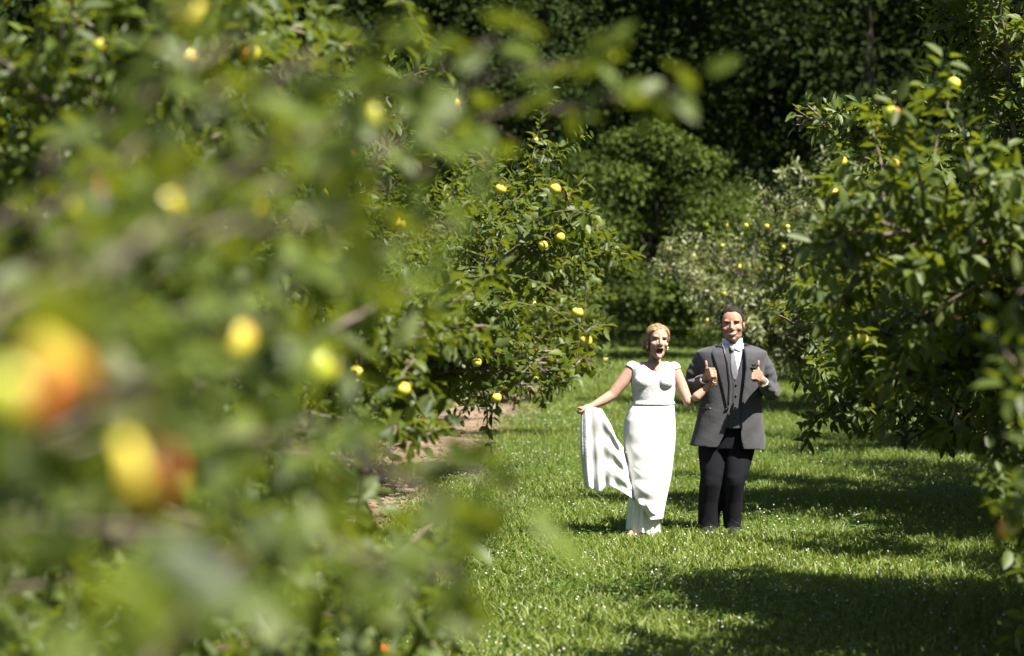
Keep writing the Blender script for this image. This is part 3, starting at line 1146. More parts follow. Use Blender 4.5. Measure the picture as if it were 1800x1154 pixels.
def strip_on(tree, rows, off, nx=6, thick=0.004):
    """rows: list of (zy, xa, xb): a band laid on a surface seen from the front"""
    mb = MB(); V = []; last = 19.0
    for zy, xa, xb in rows:
        for i in range(nx):
            q = G(xa + (xb - xa) * i / (nx - 1), zy, 0)
            y = front_hit(tree, q[0], q[2], last); last = y
            V.append((q[0], y - off, q[2]))
    Fc = [(r * nx + i, r * nx + i + 1, (r + 1) * nx + i + 1, (r + 1) * nx + i) for r in range(len(rows) - 1) for i in range(nx - 1)]
    V = np.array(V); n = len(V)
    # back side
    V2 = V + np.array([0, thick, 0])
    F2 = [tuple(i + n for i in f[::-1]) for f in Fc]
    R0_, C0 = len(rows), nx
    rim = [i for i in range(C0)] + [(r * C0 + C0 - 1) for r in range(1, R0_)] + [((R0_ - 1) * C0 + i) for i in range(C0 - 2, -1, -1)] + [r * C0 for r in range(R0_ - 2, 0, -1)]
    side = [(rim[i], rim[i] + n, rim[(i + 1) % len(rim)] + n, rim[(i + 1) % len(rim)]) for i in range(len(rim))]
    mb.add(np.concatenate([V, V2]), Fc + F2 + side)
    return mb


def dense(tab, n):
    """resample rows of numbers smoothly"""
    tab = np.array(tab, float)
    t = np.linspace(tab[0, 0], tab[-1, 0], n)
    return [(a, *[float(np.interp(a, tab[:, 0], tab[:, k])) for k in range(1, tab.shape[1])]) for a in t]


# ---- cloth and skin
M['skin_tan'] = noisy('tanned skin', (0.28, 0.15, 0.10), (0.33, 0.185, 0.125), 30, 0.58, 0.05, 300, 0.22, dist=0.002)
M['skin_fair'] = noisy('fair skin', (0.335, 0.195, 0.138), (0.38, 0.23, 0.168), 30, 0.58, 0.05, 300, 0.22, dist=0.002)
M['suit'] = noisy('charcoal wool', (0.036, 0.0355, 0.040), (0.047, 0.046, 0.051), 500, 0.75, 0.6, 7, 0.3, sheen=0.15, dist=0.02)
M['vest'] = noisy('grey vest wool', (0.044, 0.0435, 0.048), (0.056, 0.055, 0.060), 500, 0.75, 0.3, 9, 0.3, sheen=0.1, dist=0.012)
M['trim'] = noisy('dark satin trim', (0.012, 0.012, 0.014), (0.02, 0.02, 0.022), 300, 0.35)
M['trousers'] = noisy('black wool trousers', (0.006, 0.006, 0.008), (0.010, 0.010, 0.013), 400, 0.85, 0.5, 6, 0.1, (1, 1, .35), dist=0.015)
M['shirt'] = noisy('white shirt', (0.74, 0.74, 0.78), (0.80, 0.80, 0.83), 20, 0.7, 0.15, 12, dist=0.006)
M['tie'] = noisy('silver tie silk', (0.12, 0.125, 0.135), (0.22, 0.225, 0.24), 160, 0.4)
M['shoe'] = noisy('black leather', (0.012, 0.012, 0.012), (0.02, 0.02, 0.02), 40, 0.3)
M['button'] = noisy('black button', (0.008, 0.008, 0.008), (0.015, 0.015, 0.015), 60, 0.3)
M['hair_dark'] = noisy('dark hair', (0.010, 0.008, 0.007), (0.03, 0.024, 0.02), 60, 0.8, 0.5, 120, 0.12, (1, .25, 1), dist=0.004)
M['hair_blond'] = noisy('blond hair', (0.12, 0.066, 0.028), (0.30, 0.19, 0.09), 55, 0.42, 0.8, 110, 0.5, (1, .3, .5), dist=0.006)
M['white_eye'] = noisy('eye white', (0.62, 0.60, 0.58), (0.7, 0.68, 0.66), 50, 0.3)
M['iris'] = noisy('dark iris', (0.02, 0.015, 0.012), (0.05, 0.035, 0.025), 100, 0.2)
M['iris_blue'] = noisy('blue grey iris', (0.06, 0.08, 0.10), (0.12, 0.15, 0.18), 100, 0.2)
M['teeth'] = noisy('teeth', (0.62, 0.60, 0.55), (0.7, 0.68, 0.63), 80, 0.3)
M['mouth'] = noisy('mouth interior', (0.03, 0.005, 0.005), (0.05, 0.010, 0.009), 60, 0.8)
M['lip_m'] = noisy('lips', (0.24, 0.105, 0.08), (0.28, 0.13, 0.10), 60, 0.4)
M['lip_f'] = noisy('pink lips', (0.46, 0.15, 0.14), (0.52, 0.2, 0.18), 60, 0.35)
M['brow_fair'] = noisy('fair eyebrow', (0.09, 0.05, 0.025), (0.14, 0.08, 0.04), 120, 0.7)
M['pearl'] = noisy('pearl', (0.75, 0.72, 0.68), (0.85, 0.83, 0.8), 40, 0.2)
M['nail'] = noisy('red nail polish', (0.35, 0.02, 0.03), (0.42, 0.03, 0.04), 50, 0.25)


def fabric(name, col, rough, folds=None, tf=0.15):
    m, nt, b, out = new_mat(name)
    f = ramp(nt, noise(nt, 6, 3), .3, .7)
    nt.links.new(cmix(nt, f, tuple(c * .96 for c in col), col), b.inputs['Base Color'])
    b.inputs['Roughness'].default_value = rough
    b.inputs['Sheen Weight'].default_value = .2
    bump(nt, b, noise(nt, 14, 4, None, folds or (1, 1, 1)), .45, .012)
    t = nt.nodes.new('ShaderNodeBsdfTranslucent')
    t.inputs['Color'].default_value = (*col, 1)
    mx = nt.nodes.new('ShaderNodeMixShader'); mx.inputs[0].default_value = tf
    nt.links.new(b.outputs[0], mx.inputs[1]); nt.links.new(t.outputs[0], mx.inputs[2])
    nt.links.new(mx.outputs[0], out.inputs['Surface'])
    return m


def lace_mat():
    m, nt, b, out = new_mat('white lace')
    tc = nt.nodes.new('ShaderNodeTexCoord')
    v = nt.nodes.new('ShaderNodeTexVoronoi'); v.inputs['Scale'].default_value = 120
    nt.links.new(tc.outputs['Object'], v.inputs['Vector'])
    n = noise(nt, 30, 4)
    mul = nt.nodes.new('ShaderNodeMath'); mul.operation = 'MULTIPLY'
    nt.links.new(v.outputs['Distance'], mul.inputs[0]); nt.links.new(n, mul.inputs[1])
    f = ramp(nt, mul.outputs[0], .10, .34)
    nt.links.new(cmix(nt, f, (0.80, 0.80, 0.80), (0.50, 0.50, 0.52)), b.inputs['Base Color'])
    b.inputs['Roughness'].default_value = .7
    bump(nt, b, mul.outputs[0], .5, -.006)
    return m


M['dress'] = fabric('white satin', (0.80, 0.80, 0.79), .5, (1, 1, .4))
M['chiffon'] = fabric('white chiffon', (0.80, 0.80, 0.78), .6, (1, 1, .5), .3)
M['lace'] = lace_mat()


# ---- heads
def head_prims(mb, Hm, female=False, open_mouth=False):
    """add a head in local metres (x right, -y face, z up) through matrix Hm"""
    Rm = np.array(Hm.to_3x3().normalized())
    sc = Hm.to_scale()[0]
    S3_ = np.array(Hm.to_scale())
    W = lambda p: np.array(Hm @ Vector(p))
    e = lambda p, r: mb.ell(W(p), np.array(r) * S3_, Rm, 20, 14)
    jd = -.016 if open_mouth else 0
    e((0, .018, .038), (.077, .096, .090))
    e((0, -.028, .03), (.068, .062, .080))
    e((0, -.030, -.030), (.064 if female else .068, .066, .088))
    e((0, -.034, -.082 + jd), (.048 if female else .056, .054, .042))
    e((0, -.070, -.106 + jd * 1.4), (.020 if female else .026, .022, .018))
    for s in (-1, 1):
        e((s * .041, -.060, -.030), (.027, .027, .023))
        e((s * .030, -.076, .028), (.024, .016, .010 if female else .013))
        e((s * .076, .012, -.012), (.009, .018, .030))
        e((s * .012, -.098, -.034), (.009, .011, .008))
        if not female: e((s * .046, -.01, -.078), (.018, .03, .024))
    mb.tube([W((0, -.086, .022)), W((0, -.100, -.005)), W((0, -.111, -.030))], np.array([.008, .010, .0135]) * sc, 10)
    e((0, -.108, -.032), (.0135, .0125, .0115))
    e((0, -.086, -.062), (.030, .018, .020))


def sculpt_head(me, Hm, female=False, open_mouth=False, off=(0, 0, 0)):
    V = verts_of(me)
    inv = np.array(Hm.inverted())
    L_ = (V + np.asarray(off)) @ inv[:3, :3].T + inv[:3, 3]
    front = (L_[:, 1] < -.03) & (np.abs(L_[:, 2]) < .17) & (np.abs(L_[:, 0]) < .09)
    d = np.zeros(len(V))
    for s in (-1, 1):
        d += .011 * np.exp(-(((L_[:, 0] - s * .031) / .017) ** 2 + ((L_[:, 2] - .004) / .0105) ** 2))
        d += .004 * np.exp(-(((L_[:, 0] - s * .034) / .006) ** 2 + ((L_[:, 2] + .055) / .022) ** 2))
    if open_mouth:
        d += .020 * np.exp(-((L_[:, 0] / .021) ** 4 + ((L_[:, 2] + .080) / .027) ** 4))
    d *= front
    L_[:, 1] += d
    A = np.array(Hm)
    set_verts(me, L_ @ A[:3, :3].T + A[:3, 3] - np.asarray(off))


def face_patch(tree, Hm, name, mat, parent, base, cx, cz, w, h, curve=0.0, off=.0012, p=.6, ns=9, nt_=5, slope=0.0, up_only=0.0, thick=.002):
    V = []
    hinv = Hm
    dirw = (Hm.to_3x3() @ Vector((0, 1, 0))).normalized()
    for i in range(ns):
        s = -1 + 2 * i / (ns - 1)
        hh = h * max(1 - abs(s) ** 2.2, 0.03) ** p
        for j in range(nt_):
            t = -1 + 2 * j / (nt_ - 1)
            tt = t if not up_only else (t * (1 if t > 0 else 1 - up_only))
            q = Hm @ Vector((cx + s * w, -.2, cz + curve * s * s + slope * s + tt * hh))
            hit = tree.ray_cast(q, dirw)[0]
            if hit is None: hit = Hm @ Vector((cx + s * w, -.08, cz))
            V.append(np.array(hit - dirw * off))
    V = np.array(V); n = len(V)
    Fc = [(i * nt_ + j, (i + 1) * nt_ + j, (i + 1) * nt_ + j + 1, i * nt_ + j + 1) for i in range(ns - 1) for j in range(nt_ - 1)]
    # bulge so that it is a body, not a film
    cen = V.copy()
    for i in range(ns):
        for j in range(nt_):
            s = -1 + 2 * i / (ns - 1); t = -1 + 2 * j / (nt_ - 1)
            cen[i * nt_ + j] -= np.array(dirw) * thick * max(0, (1 - s * s)) ** .5 * max(0, 1 - t * t) ** .5
    mb = MB(); mb.add(cen, Fc)
    V2 = V + np.array(dirw) * .004
    mb.add(V2, [f[::-1] for f in Fc])
    return mb.build(name, mat, parent, base)


def hair_cap(Hm, mat, parent, base, keep, grow, seed, name='hair', nu=72, nv=54, amp=.004):
    rng = np.random.default_rng(seed)
    V, idx = [], {}
    pts, Fc = [], []
    rs, ps = {}, {}
    for i in range(nv + 1):
        ph = math.pi * i / nv
        for j in range(nu):
            th = 2 * math.pi * j / nu
            d = np.array((math.sin(ph) * math.cos(th), math.sin(ph) * math.sin(th), math.cos(ph)))
            # union of the two skull ellipsoids
            def rad(c, r):
                c, r = np.array(c), np.array(r)
                o = (np.array([0, .01, .03]) - c) / r; dd = d / r
                a = dd @ dd; b = o @ dd; cc = o @ o - 1
                D_ = b * b - a * cc
                return (-b + math.sqrt(D_)) / a if D_ > 0 else 0
            r = max(rad((0, .018, .038), (.077, .096, .090)), rad((0, -.028, .03), (.068, .062, .080)), rad((0, .0, -.02), (.066, .085, .085)))
            p = np.array([0, .01, .03]) + d * r
            rs[(i, j)] = (d, r, p)
            idx[(i, j)] = bool(keep(p))
    # the hair thins out to nothing at the hairline
    K = np.array([[idx[(i, j)] for j in range(nu)] for i in range(nv + 1)])
    dist = np.zeros(K.shape); cur = K.copy()
    for step in range(6):
        dist += cur
        nx_ = cur.copy()
        nx_ &= np.roll(cur, 1, 1) & np.roll(cur, -1, 1)
        nx_[1:] &= cur[:-1]; nx_[:-1] &= cur[1:]
        cur = nx_
    for i in range(nv + 1):
        for j in range(nu):
            d, r, p = rs[(i, j)]
            wob = 0 if i in (0, nv) else amp * math.sin(17 * math.atan2(p[0], p[2] + .05) + 9 * p[1] / .1) + rng.normal(0, amp * .35)
            q = min(1, max(0, dist[i, j] - 1) / 4) ** .7
            pts.append(np.array([0, .01, .03]) + d * (r - .003 + q * (grow(p) + wob + .003)))
    for i in range(nv):
        for j in range(nu):
            j2 = (j + 1) % nu
            if all((idx[(i, j)], idx[(i + 1, j)], idx[(i + 1, j2)], idx[(i, j2)])):
                Fc.append((i * nu + j, (i + 1) * nu + j, (i + 1) * nu + j2, i * nu + j2))
    A = np.array(Hm)
    P = np.array(pts) @ A[:3, :3].T + A[:3, 3]
    mb = MB(); mb.add(P, Fc)
    me = mb.mesh(name, base)
    bm = bmesh.new(); bm.from_mesh(me)
    bmesh.ops.delete(bm, geom=[v for v in bm.verts if not v.link_faces], context='VERTS')
    bmesh.ops.remove_doubles(bm, verts=bm.verts, dist=.0004)
    soften(bm, 14)
    bm.to_mesh(me); bm.free()
    return link(name, me, mat, parent)


def fist(mb, wrist, palm, knuckle, side, thumb, sc=1.0):
    """closed hand: fingers stacked below each other curl to the side, thumb stands up"""
    wrist, palm, knuckle = map(np.array, (wrist, palm, knuckle))
    fw = unit(knuckle - wrist)
    upv = np.array([0, 0, 1.0]); upv = unit(upv - fw * fw.dot(upv))
    sd = np.array([side, 0, 0.0]); sd = unit(sd - fw * fw.dot(sd))
    mb.limb([wrist, wrist * .5 + palm * .5], [.027 * sc, .031 * sc], 12)
    Rm = np.stack([sd, fw, upv], 1)
    mb.ell(palm, np.array([.019, .046, .043]) * sc, Rm)
    for k, dz in enumerate((.033, .012, -.009, -.029)):
        ln = (.040, .045, .042, .034)[k] * sc
        a = knuckle + upv * dz * sc
        b = a + fw * .012 * sc + sd * ln * .75
        c = b - fw * ln * .75 + sd * .004 * sc
        d = c - fw * .010 * sc - sd * .022 * sc
        mb.limb([palm + upv * dz * sc, a, b, c, d], np.array([.0105, .0105, .0098, .009, .0085]) * sc, 10)
    t = [np.array(p) for p in thumb]
    mb.limb(t, np.array([.0145, .0125, .0108, .0098])[:len(t)] * sc, 10)


# ================================================================== the man
GD = 0.10
base_m = np.array([G(735, 1085, GD)[0], 19 + GD, 0.0])
man = tag(empty('person', base_m), 'smiling person in charcoal suit, vest and silver tie giving two thumbs up', 'person')
g = lambda x, y, d=0: G(x, y, GD + d)
Hm = Matrix.LocRotScale(Vector(g(787, 130, -.03)), Matrix.Rotation(R_(-2.5), 3, 'Y').to_quaternion() @ Matrix.Rotation(R_(-7), 3, 'Z').to_quaternion(), Vector((1.17, 1.06, 1.05)))
mb = MB()
head_prims(mb, Hm)
mb.limb([g(788, 165, .01), g(788, 205, .02), g(790, 245, .03)], [.060, .062, .068], 18)
mb.ell(g(788, 198, -.035), (.050, .045, .032))
mb.loft([xring(zy, xl, xr, f, b, GD) for zy, xl, xr, f, b in ((240, 715, 860, .07, .07), (268, 672, 900, .085, .085), (330, 655, 915, .105, .105), (440, 662, 905, .105, .10), (560, 655, 905, .11, .10), (640, 665, 885, .10, .10))])
wr_r, pl_r, kn_r = g(662, 378, -.24), g(681, 356, -.285), g(690, 349, -.325)
wr_l, pl_l, kn_l = g(928, 392, -.24), g(910, 366, -.285), g(900, 358, -.325)
mb.limb([g(668, 296, .02), g(612, 408, .02), wr_r], [.052, .048, .029])
mb.limb([g(905, 298, .02), g(962, 428, .03), wr_l], [.052, .048, .029])
fist(mb, wr_r, pl_r, kn_r, 1, [g(676, 352, -.27), g(672, 330, -.29), g(671, 312, -.292), g(669, 298, -.288)], 1.12)
fist(mb, wr_l, pl_l, kn_l, -1, [g(908, 352, -.27), g(905, 330, -.29), g(904, 311, -.292), g(906, 297, -.288)], 1.12)
mb.limb([g(700, 640), g(690, 840, -.02), g(683, 1050, 0)], [.085, .055, .038])
mb.limb([g(825, 640), g(800, 840, -.04), g(788, 1050, .0)], [.085, .055, .038])
mb.ell(g(681, 1068, -.05), (.042, .11, .03)); mb.ell(g(790, 1068, -.05), (.042, .11, .03))
body = remesh(mb, 'body', .0048, 3, dec=.42)
sculpt_head(body, Hm)
tree_b = bvh_of(body)
shift(body, base_m)
link('body', body, M['skin_tan'], man)
# face
for s in (-1, 1):
    e = face_patch(tree_b, Hm, 'eye', M['white_eye'], man, base_m, s * .031, .001, .0135, .0030, 0, .0015, .7)
    face_patch(tree_b, Hm, 'iris', M['iris'], e, base_m, s * .031 + .001, .001, .0055, .0034, 0, .0032, .5, thick=.001)
    face_patch(tree_b, Hm, 'eyelid', M['skin_tan'], man, base_m, s * .031, .0075, .018, .0040, -.003, .004, .5)
    face_patch(tree_b, Hm, 'eyebrow', M['hair_dark'], man, base_m, s * .033, .0225, .021, .0046, -.005, .002, .5, slope=s * .001)
mo = face_patch(tree_b, Hm, 'mouth', M['lip_m'], man, base_m, 0, -.073, .030, .0115, .008, .001, .6, 13)
face_patch(tree_b, Hm, 'teeth', M['teeth'], mo, base_m, 0, -.0715, .0255, .0075, .0075, .0045, .6, 13)
hair_cap(Hm, M['hair_dark'], man, base_m,
         lambda p: p[2] > np.interp(p[1], [-.095, -.062, -.05, -.035, -.012, .02, .05, .12], [.094, .088 + .016 * min(1, abs(p[0]) / .045), .086, .050, -.004, -.012, -.045, -.075]),
         lambda p: .0035 + .006 * max(0, p[2] - .07) / .05, 4, amp=.0008, nu=110, nv=90)

# jacket
JR = [(212, 748, 836, .075, .085), (226, 700, 880, .10, .105), (236, 655, 918, .12, .12), (246, 628, 942, .125, .125), (262, 622, 948, .135, .13), (300, 628, 938, .15, .135), (340, 634, 930, .155, .135),
      (400, 640, 926, .155, .13), (480, 641, 918, .155, .125), (560, 626, 926, .16, .135), (620, 611, 932, .165, .145), (672, 596, 936, .17, .15), (694, 592, 937, .17, .15)]
mb = MB()
mb.loft([xring(*r, GD, 60, 2.5) for r in dense(JR, 26)])
mb.limb([g(668, 284, .01), g(650, 284, .015), g(634, 318, .02), g(616, 360, .03), g(607, 398, .03), g(612, 415, -.0), g(640, 396, -.13), wr_r + (-.004, .02, -.004)], [.062, .058, .069, .069, .068, .066, .060, .047], 20)
mb.limb([g(902, 286, .01), g(920, 286, .015), g(935, 322, .02), g(952, 370, .03), g(966, 418, .04), g(966, 438, .0), g(946, 412, -.13), wr_l + (.003, .02, -.004)], [.062, .058, .069, .069, .068, .066, .060, .047], 20)
jk = remesh(mb, 'jacket', .0075, 5)
jt = bvh_of(jk)
JL = [(200, 742), (300, 764), (400, 776), (500, 768), (560, 758), (620, 744), (672, 716), (700, 700)]
JRt = [(200, 838), (300, 846), (400, 838), (480, 826), (560, 822), (640, 820), (690, 832)]
Z0, Z1 = G(780, 200, GD)[2], G(780, 700, GD)[2]
X0, X1 = G(600, 400, GD)[0], G(900, 400, GD)[0]
to_zy = lambda z: 200 + (z - Z0) / (Z1 - Z0) * 500
to_zx = lambda x: 600 + (x - X0) / (X1 - X0) * 300


def keep_jacket(c, n):
    zx, zy = to_zx(c.x), to_zy(c.z)
    hem = 672 + (zx - 595) / 340 * 18
    if zy > hem: return False
    if zy < 216 and 735 < zx < 850: return False
    if c.y < 19 + GD - .02 and lerp(JL, zy) < zx < lerp(JRt, zy) and zy > 190 and (zy < 330 or c.y > 19 + GD - .26): return False
    for w, q in ((wr_r, g(640, 396, -.13)), (wr_l, g(946, 412, -.13))):
        ax = unit(w - q)
        if np.linalg.norm(np.array(c) - w) < .09 and (np.array(c) - w) @ ax > .012: return False
    return True


# pulled and crumpled cloth at elbows, armpits and over the belly
V = verts_of(jk); N = normals_of(jk)
zx_, zy_ = to_zx(V[:, 0]), to_zy(V[:, 2])
arm = np.exp(-((zx_ - 612) / 38) ** 2) + np.exp(-((zx_ - 958) / 38) ** 2)
w_ = arm * (.0045 * np.sin(zy_ * .16 + (zx_ - 780) * np.sign(zx_ - 780) * .09 + 1.3 * np.sin(zx_ * .05)) * np.exp(-((zy_ - 395) / 75) ** 2))
w_ += (1 - np.clip(arm, 0, 1)) * .003 * np.sin(zx_ * .055 + zy_ * .03 + 1.5 * np.sin(zy_ * .021)) * np.clip((zy_ - 330) / 150, 0, 1)
set_verts(jk, V + N * w_[:, None])
jm = cut(jk, keep_jacket, .007)
shift(jm, base_m)
jacket = link('jacket', jm, M['suit'], man)
NOP = (0, 0, 0)
def child(mbuild, name, mat, parent):
    return mbuild.build(name, mat, parent, base_m)


lap_l = [(r[0], r[1], r[2]) for r in dense([(214, 726, 744), (228, 702, 748), (262, 694, 755), (330, 716, 767), (420, 741, 775), (490, 757, 770), (512, 762, 768)], 22)]
lap_r = [(r[0], r[1], r[2]) for r in dense([(214, 838, 856), (228, 839, 880), (262, 842, 902), (330, 845, 884), (420, 835, 856), (490, 826, 834)], 22)]
for rows in (lap_l, lap_r):
    o = child(strip_on(jt, rows, .009, 7, .006), 'lapel', M['suit'], jacket)
tb = child(strip_on(jt, dense([(214, 738, 744.5), (300, 757, 765), (400, 768, 776), (490, 764, 771)], 16), .013, 3, .003), 'lapel_trim', M['trim'], jacket)
child(strip_on(jt, [(505, 645, 690), (511, 645, 690)], .004, 6), 'pocket_welt', M['trim'], jacket)
mb = MB(); mb.ell(G(757, 511, 0) * (1, 0, 1) + (0, front_hit(jt, *G(757, 511, 0)[[0, 2]], 18.9) - .006, 0), (.011, .005, .011)); child(mb, 'button', M['button'], jacket)

# dark sprig pinned to the lapel
qb = G(880, 322, GD); yb = front_hit(jt, qb[0], qb[2], 18.95)
mb = MB()
for k in range(7):
    a = 0.4 + k * .9
    c = np.array([qb[0] + .017 * math.cos(a), yb - .016 - .004 * (k % 2), qb[2] + .024 * math.sin(a)])
    mb.ell(c, (.009, .006, .017), Matrix.Rotation(-(a - math.pi / 2), 3, 'Y'), 10, 8)
mb.ell((qb[0], yb - .02, qb[2]), (.012, .01, .012), None, 10, 8)
mb.tube([(qb[0], yb - .014, qb[2]), (qb[0] - .004, yb - .013, qb[2] - .05)], [.003, .002], 6)
child(mb, 'boutonniere', noisy('dark foliage sprig', (.008, .010, .008), (.02, .026, .016), 80, .8), jacket)

# vest, shirt, tie, collar
shr = lambda r, k: (r[0], r[1] + k * 570, r[2] - k * 570, r[3] - k, r[4] - k)
mb = MB(); mb.loft([xring(*shr(r, .016), GD, 60, 2.4) for r in dense([q for q in JR if q[0] < 600] + [(605, 622, 930, .16, .14)], 20)])
vs_ = remesh(mb, 'vest', .010, 3); vt = bvh_of(vs_)
def keep_vest(c, n):
    zx, zy = to_zx(c.x), to_zy(c.z)
    if zy > 598 - abs(zx - 797) * .18: return False
    if zy < 232: return False
    if c.y < 19 + GD and zy < 380 and 766 + (zy - 215) * .188 < zx < 840 - (zy - 215) * .262: return False
    return True
vm = cut(vs_, keep_vest, .006); shift(vm, base_m)
vest = link('vest', vm, M['vest'], man)
for zy, zx in ((398, 798), (447, 797), (498, 795), (545, 795)):
    q = G(zx, zy, GD); y = front_hit(vt, q[0], q[2], 19.0)
    mb = MB(); mb.ell((q[0], y - .004, q[2]), (.008, .004, .008)); child(mb, 'button', M['button'], vest)
child(strip_on(vt, dense([(380, 790.5, 792.5), (590, 787.5, 789.5)], 14), .003, 2, .003), 'placket_edge', M['suit'], vest)
mb = MB(); mb.loft([xring(*shr(r, .026), GD, 60, 2.3) for r in dense([q for q in JR if q[0] < 450], 14)])
sm_ = remesh(mb, 'shirt', .008, 3); st_ = bvh_of(sm_)
smm = sm_.copy(); shift(smm, base_m)
shirt = link('shirt', smm, M['shirt'], man)
cr = []
for zy, hw, fr, bk in ((192, 46, .066, .075), (206, 48, .071, .078), (224, 50, .078, .082)):
    cr.append(xring(zy, 788 - hw * .92, 788 + hw * .92, fr, bk, GD + .005, 40, 2.0))
mb = MB(); mb.loft(cr, False)
cm = mb.mesh('collar', base_m)
bm = bmesh.new(); bm.from_mesh(cm)
bmesh.ops.delete(bm, geom=[f for f in bm.faces if f.calc_center_median().y < -.045 and abs(f.calc_center_median().x + base_m[0] - G(787, 210, GD)[0]) < .018], context='FACES')
thicken(bm, .004); bm.to_mesh(cm); bm.free()
collar = link('collar', cm, M['shirt'], shirt)
for tri in (((750, 196), (783, 222), (774, 246), (752, 254)), ((828, 196), (791, 222), (801, 246), (825, 254))):
    mb = MB(); ds = (.005, -.085, -.10, -.10)
    a = np.array([g(x, y, d - .005) for (x, y), d in zip(tri, ds)])
    mb.add(np.concatenate([a, a + (0, .006, 0)]), [(0, 1, 2, 3), (7, 6, 5, 4), (0, 4, 5, 1), (1, 5, 6, 2), (2, 6, 7, 3), (3, 7, 4, 0)])
    child(mb, 'collar_flap', M['shirt'], shirt)
tie = child(strip_on(st_, dense([(240, 781, 795), (262, 780, 798), (310, 777, 806), (345, 780, 813), (366, 786, 808), (382, 796, 798.5)], 18), .012, 7, .008), 'tie', M['tie'], man)
mb = MB()
kk = [xring(zy, xl, xr, .016, .012, GD - .105 - dd, 14, 2.4) for zy, xl, xr, dd in ((226, 774, 799, -.012), (234, 775, 799, -.002), (246, 779, 796, .008), (250, 780, 795, .006))]
mb.loft(kk); child(mb, 'knot', M['tie'], tie)
# shirt cuffs
for w, q in ((wr_r, g(640, 396, -.13)), (wr_l, g(946, 412, -.13))):
    ax = unit(w - q); mb = MB()
    mb.tube([w - ax * .02, w + ax * .024], [.0385, .0375], 20, False)
    cm = mb.mesh('cuff', base_m); bm = bmesh.new(); bm.from_mesh(cm); thicken(bm, .003); bm.to_mesh(cm); bm.free()
    link('cuff', cm, M['shirt'], shirt)

# trousers and shoes
mb = MB()
mb.loft([xring(zy, xl, xr, .115, .12, GD, 40) for zy, xl, xr in ((540, 645, 905), (600, 642, 900), (650, 640, 892), (690, 650, 880))])
mb.loft([xring(zy, xl, xr, f, .09, GD + d, 36, 2.2) for zy, xl, xr, f, d in ((630, 640, 762, .11, 0), (700, 633, 756, .105, 0), (770, 640, 752, .10, -.02), (820, 645, 748, .098, -.03), (850, 639, 746, .098, -.03), (930, 635, 738, .085, -.01), (1000, 633, 731, .082, 0), (1068, 631, 727, .085, 0))])
mb.loft([xring(zy, xl, xr, f, .09, GD + d, 36, 2.2) for zy, xl, xr, f, d in ((630, 762, 893, .11, 0), (700, 752, 888, .105, -.01), (760, 751, 872, .10, -.04), (815, 750, 856, .10, -.06), (850, 749, 843, .098, -.06), (930, 747, 834, .085, -.03), (1000, 746, 829, .082, -.01), (1068, 746, 827, .085, 0))])
tr = remesh(mb, 'trousers', .009, 4)
# creases and soft wrinkles pressed into the cloth
V = verts_of(tr); N = normals_of(tr)
zz = V[:, 2]
wr = .0015 * np.sin(zz * 47 + 30 * V[:, 0] + 3 * np.sin(11 * zz)) * np.exp(-((zz - .45) / .06) ** 2) + .004 * np.sin(zz * 60 - 45 * V[:, 0] + 2 * np.sin(40 * V[:, 0])) * np.exp(-((zz - .05) / .07) ** 2)
set_verts(tr, V + N * wr[:, None])
shift(tr, base_m)
link('trousers', tr, M['trousers'], man)
for zx, d in ((680, 0), (788, 0)):
    mb = MB()
    c = g(zx, 1078, -.09 + d); c[2] = .045
    mb.ell(c, (.052, .075, .036)); mb.ell(c + (0, -.07, -.005), (.05, .075, .03)); mb.ell(c + (0, .10, .005), (.042, .06, .045))
    sh = remesh(mb, 'shoe', .007, 3); V = verts_of(sh); V[:, 2] = np.maximum(V[:, 2], .006); set_verts(sh, V); shift(sh, base_m)
    link('shoe', sh, M['shoe'], man)

# ================================================================== the bride
BD = -0.10
base_w = np.array([G(400, 1090, BD)[0], 19 + BD, 0.0])
bride = tag(empty('person', base_w), 'laughing person in white lace wedding dress holding up its long train', 'person')
b_ = lambda x, y, d=0: G(x, y, BD + d)
Hw = Matrix.LocRotScale(Vector(b_(452, 203, -.04)), Matrix.Rotation(R_(4), 3, 'Y').to_quaternion() @ Matrix.Rotation(R_(10), 3, 'Z').to_quaternion() @ Matrix.Rotation(R_(-4), 3, 'X').to_quaternion(), Vector((1.03, .985, 1.0)))
mb = MB()
head_prims(mb, Hw, True, True)
mb.limb([b_(447, 240, .01), b_(440, 280, .02), b_(436, 312, .03)], [.050, .049, .056], 18)
mb.loft([xring(zy, xl, xr, f, b, BD, 44, 2.2) for zy, xl, xr, f, b in ((298, 395, 480, .05, .055), (308, 352, 518, .065, .07), (325, 330, 534, .08, .08), (350, 333, 533, .095, .085), (390, 334, 532, .105, .085), (430, 338, 527, .098, .08), (480, 347, 519, .092, .08), (530, 322, 523, .10, .095), (590, 308, 524, .11, .11), (640, 312, 520, .105, .105), (680, 330, 505, .09, .09))])
for zx in (385, 483): mb.ell(b_(zx, 386, -.062), (.066, .056, .060))
# her arms: one lifts the train, one is linked with the man
wb, hb = b_(158, 497, -.10), b_(126, 508, -.13)
mb.limb([b_(338, 328, .01), b_(292, 392, -.01), b_(246, 448, -.03), b_(205, 473, -.06), wb], [.052, .050, .043, .039, .026], 16)
wl = b_(668, 421, -.07)
mb.limb([b_(523, 332, .02), b_(556, 405, .0), b_(590, 478, -.05), b_(628, 455, -.085), wl], [.052, .050, .042, .037, .027], 16)
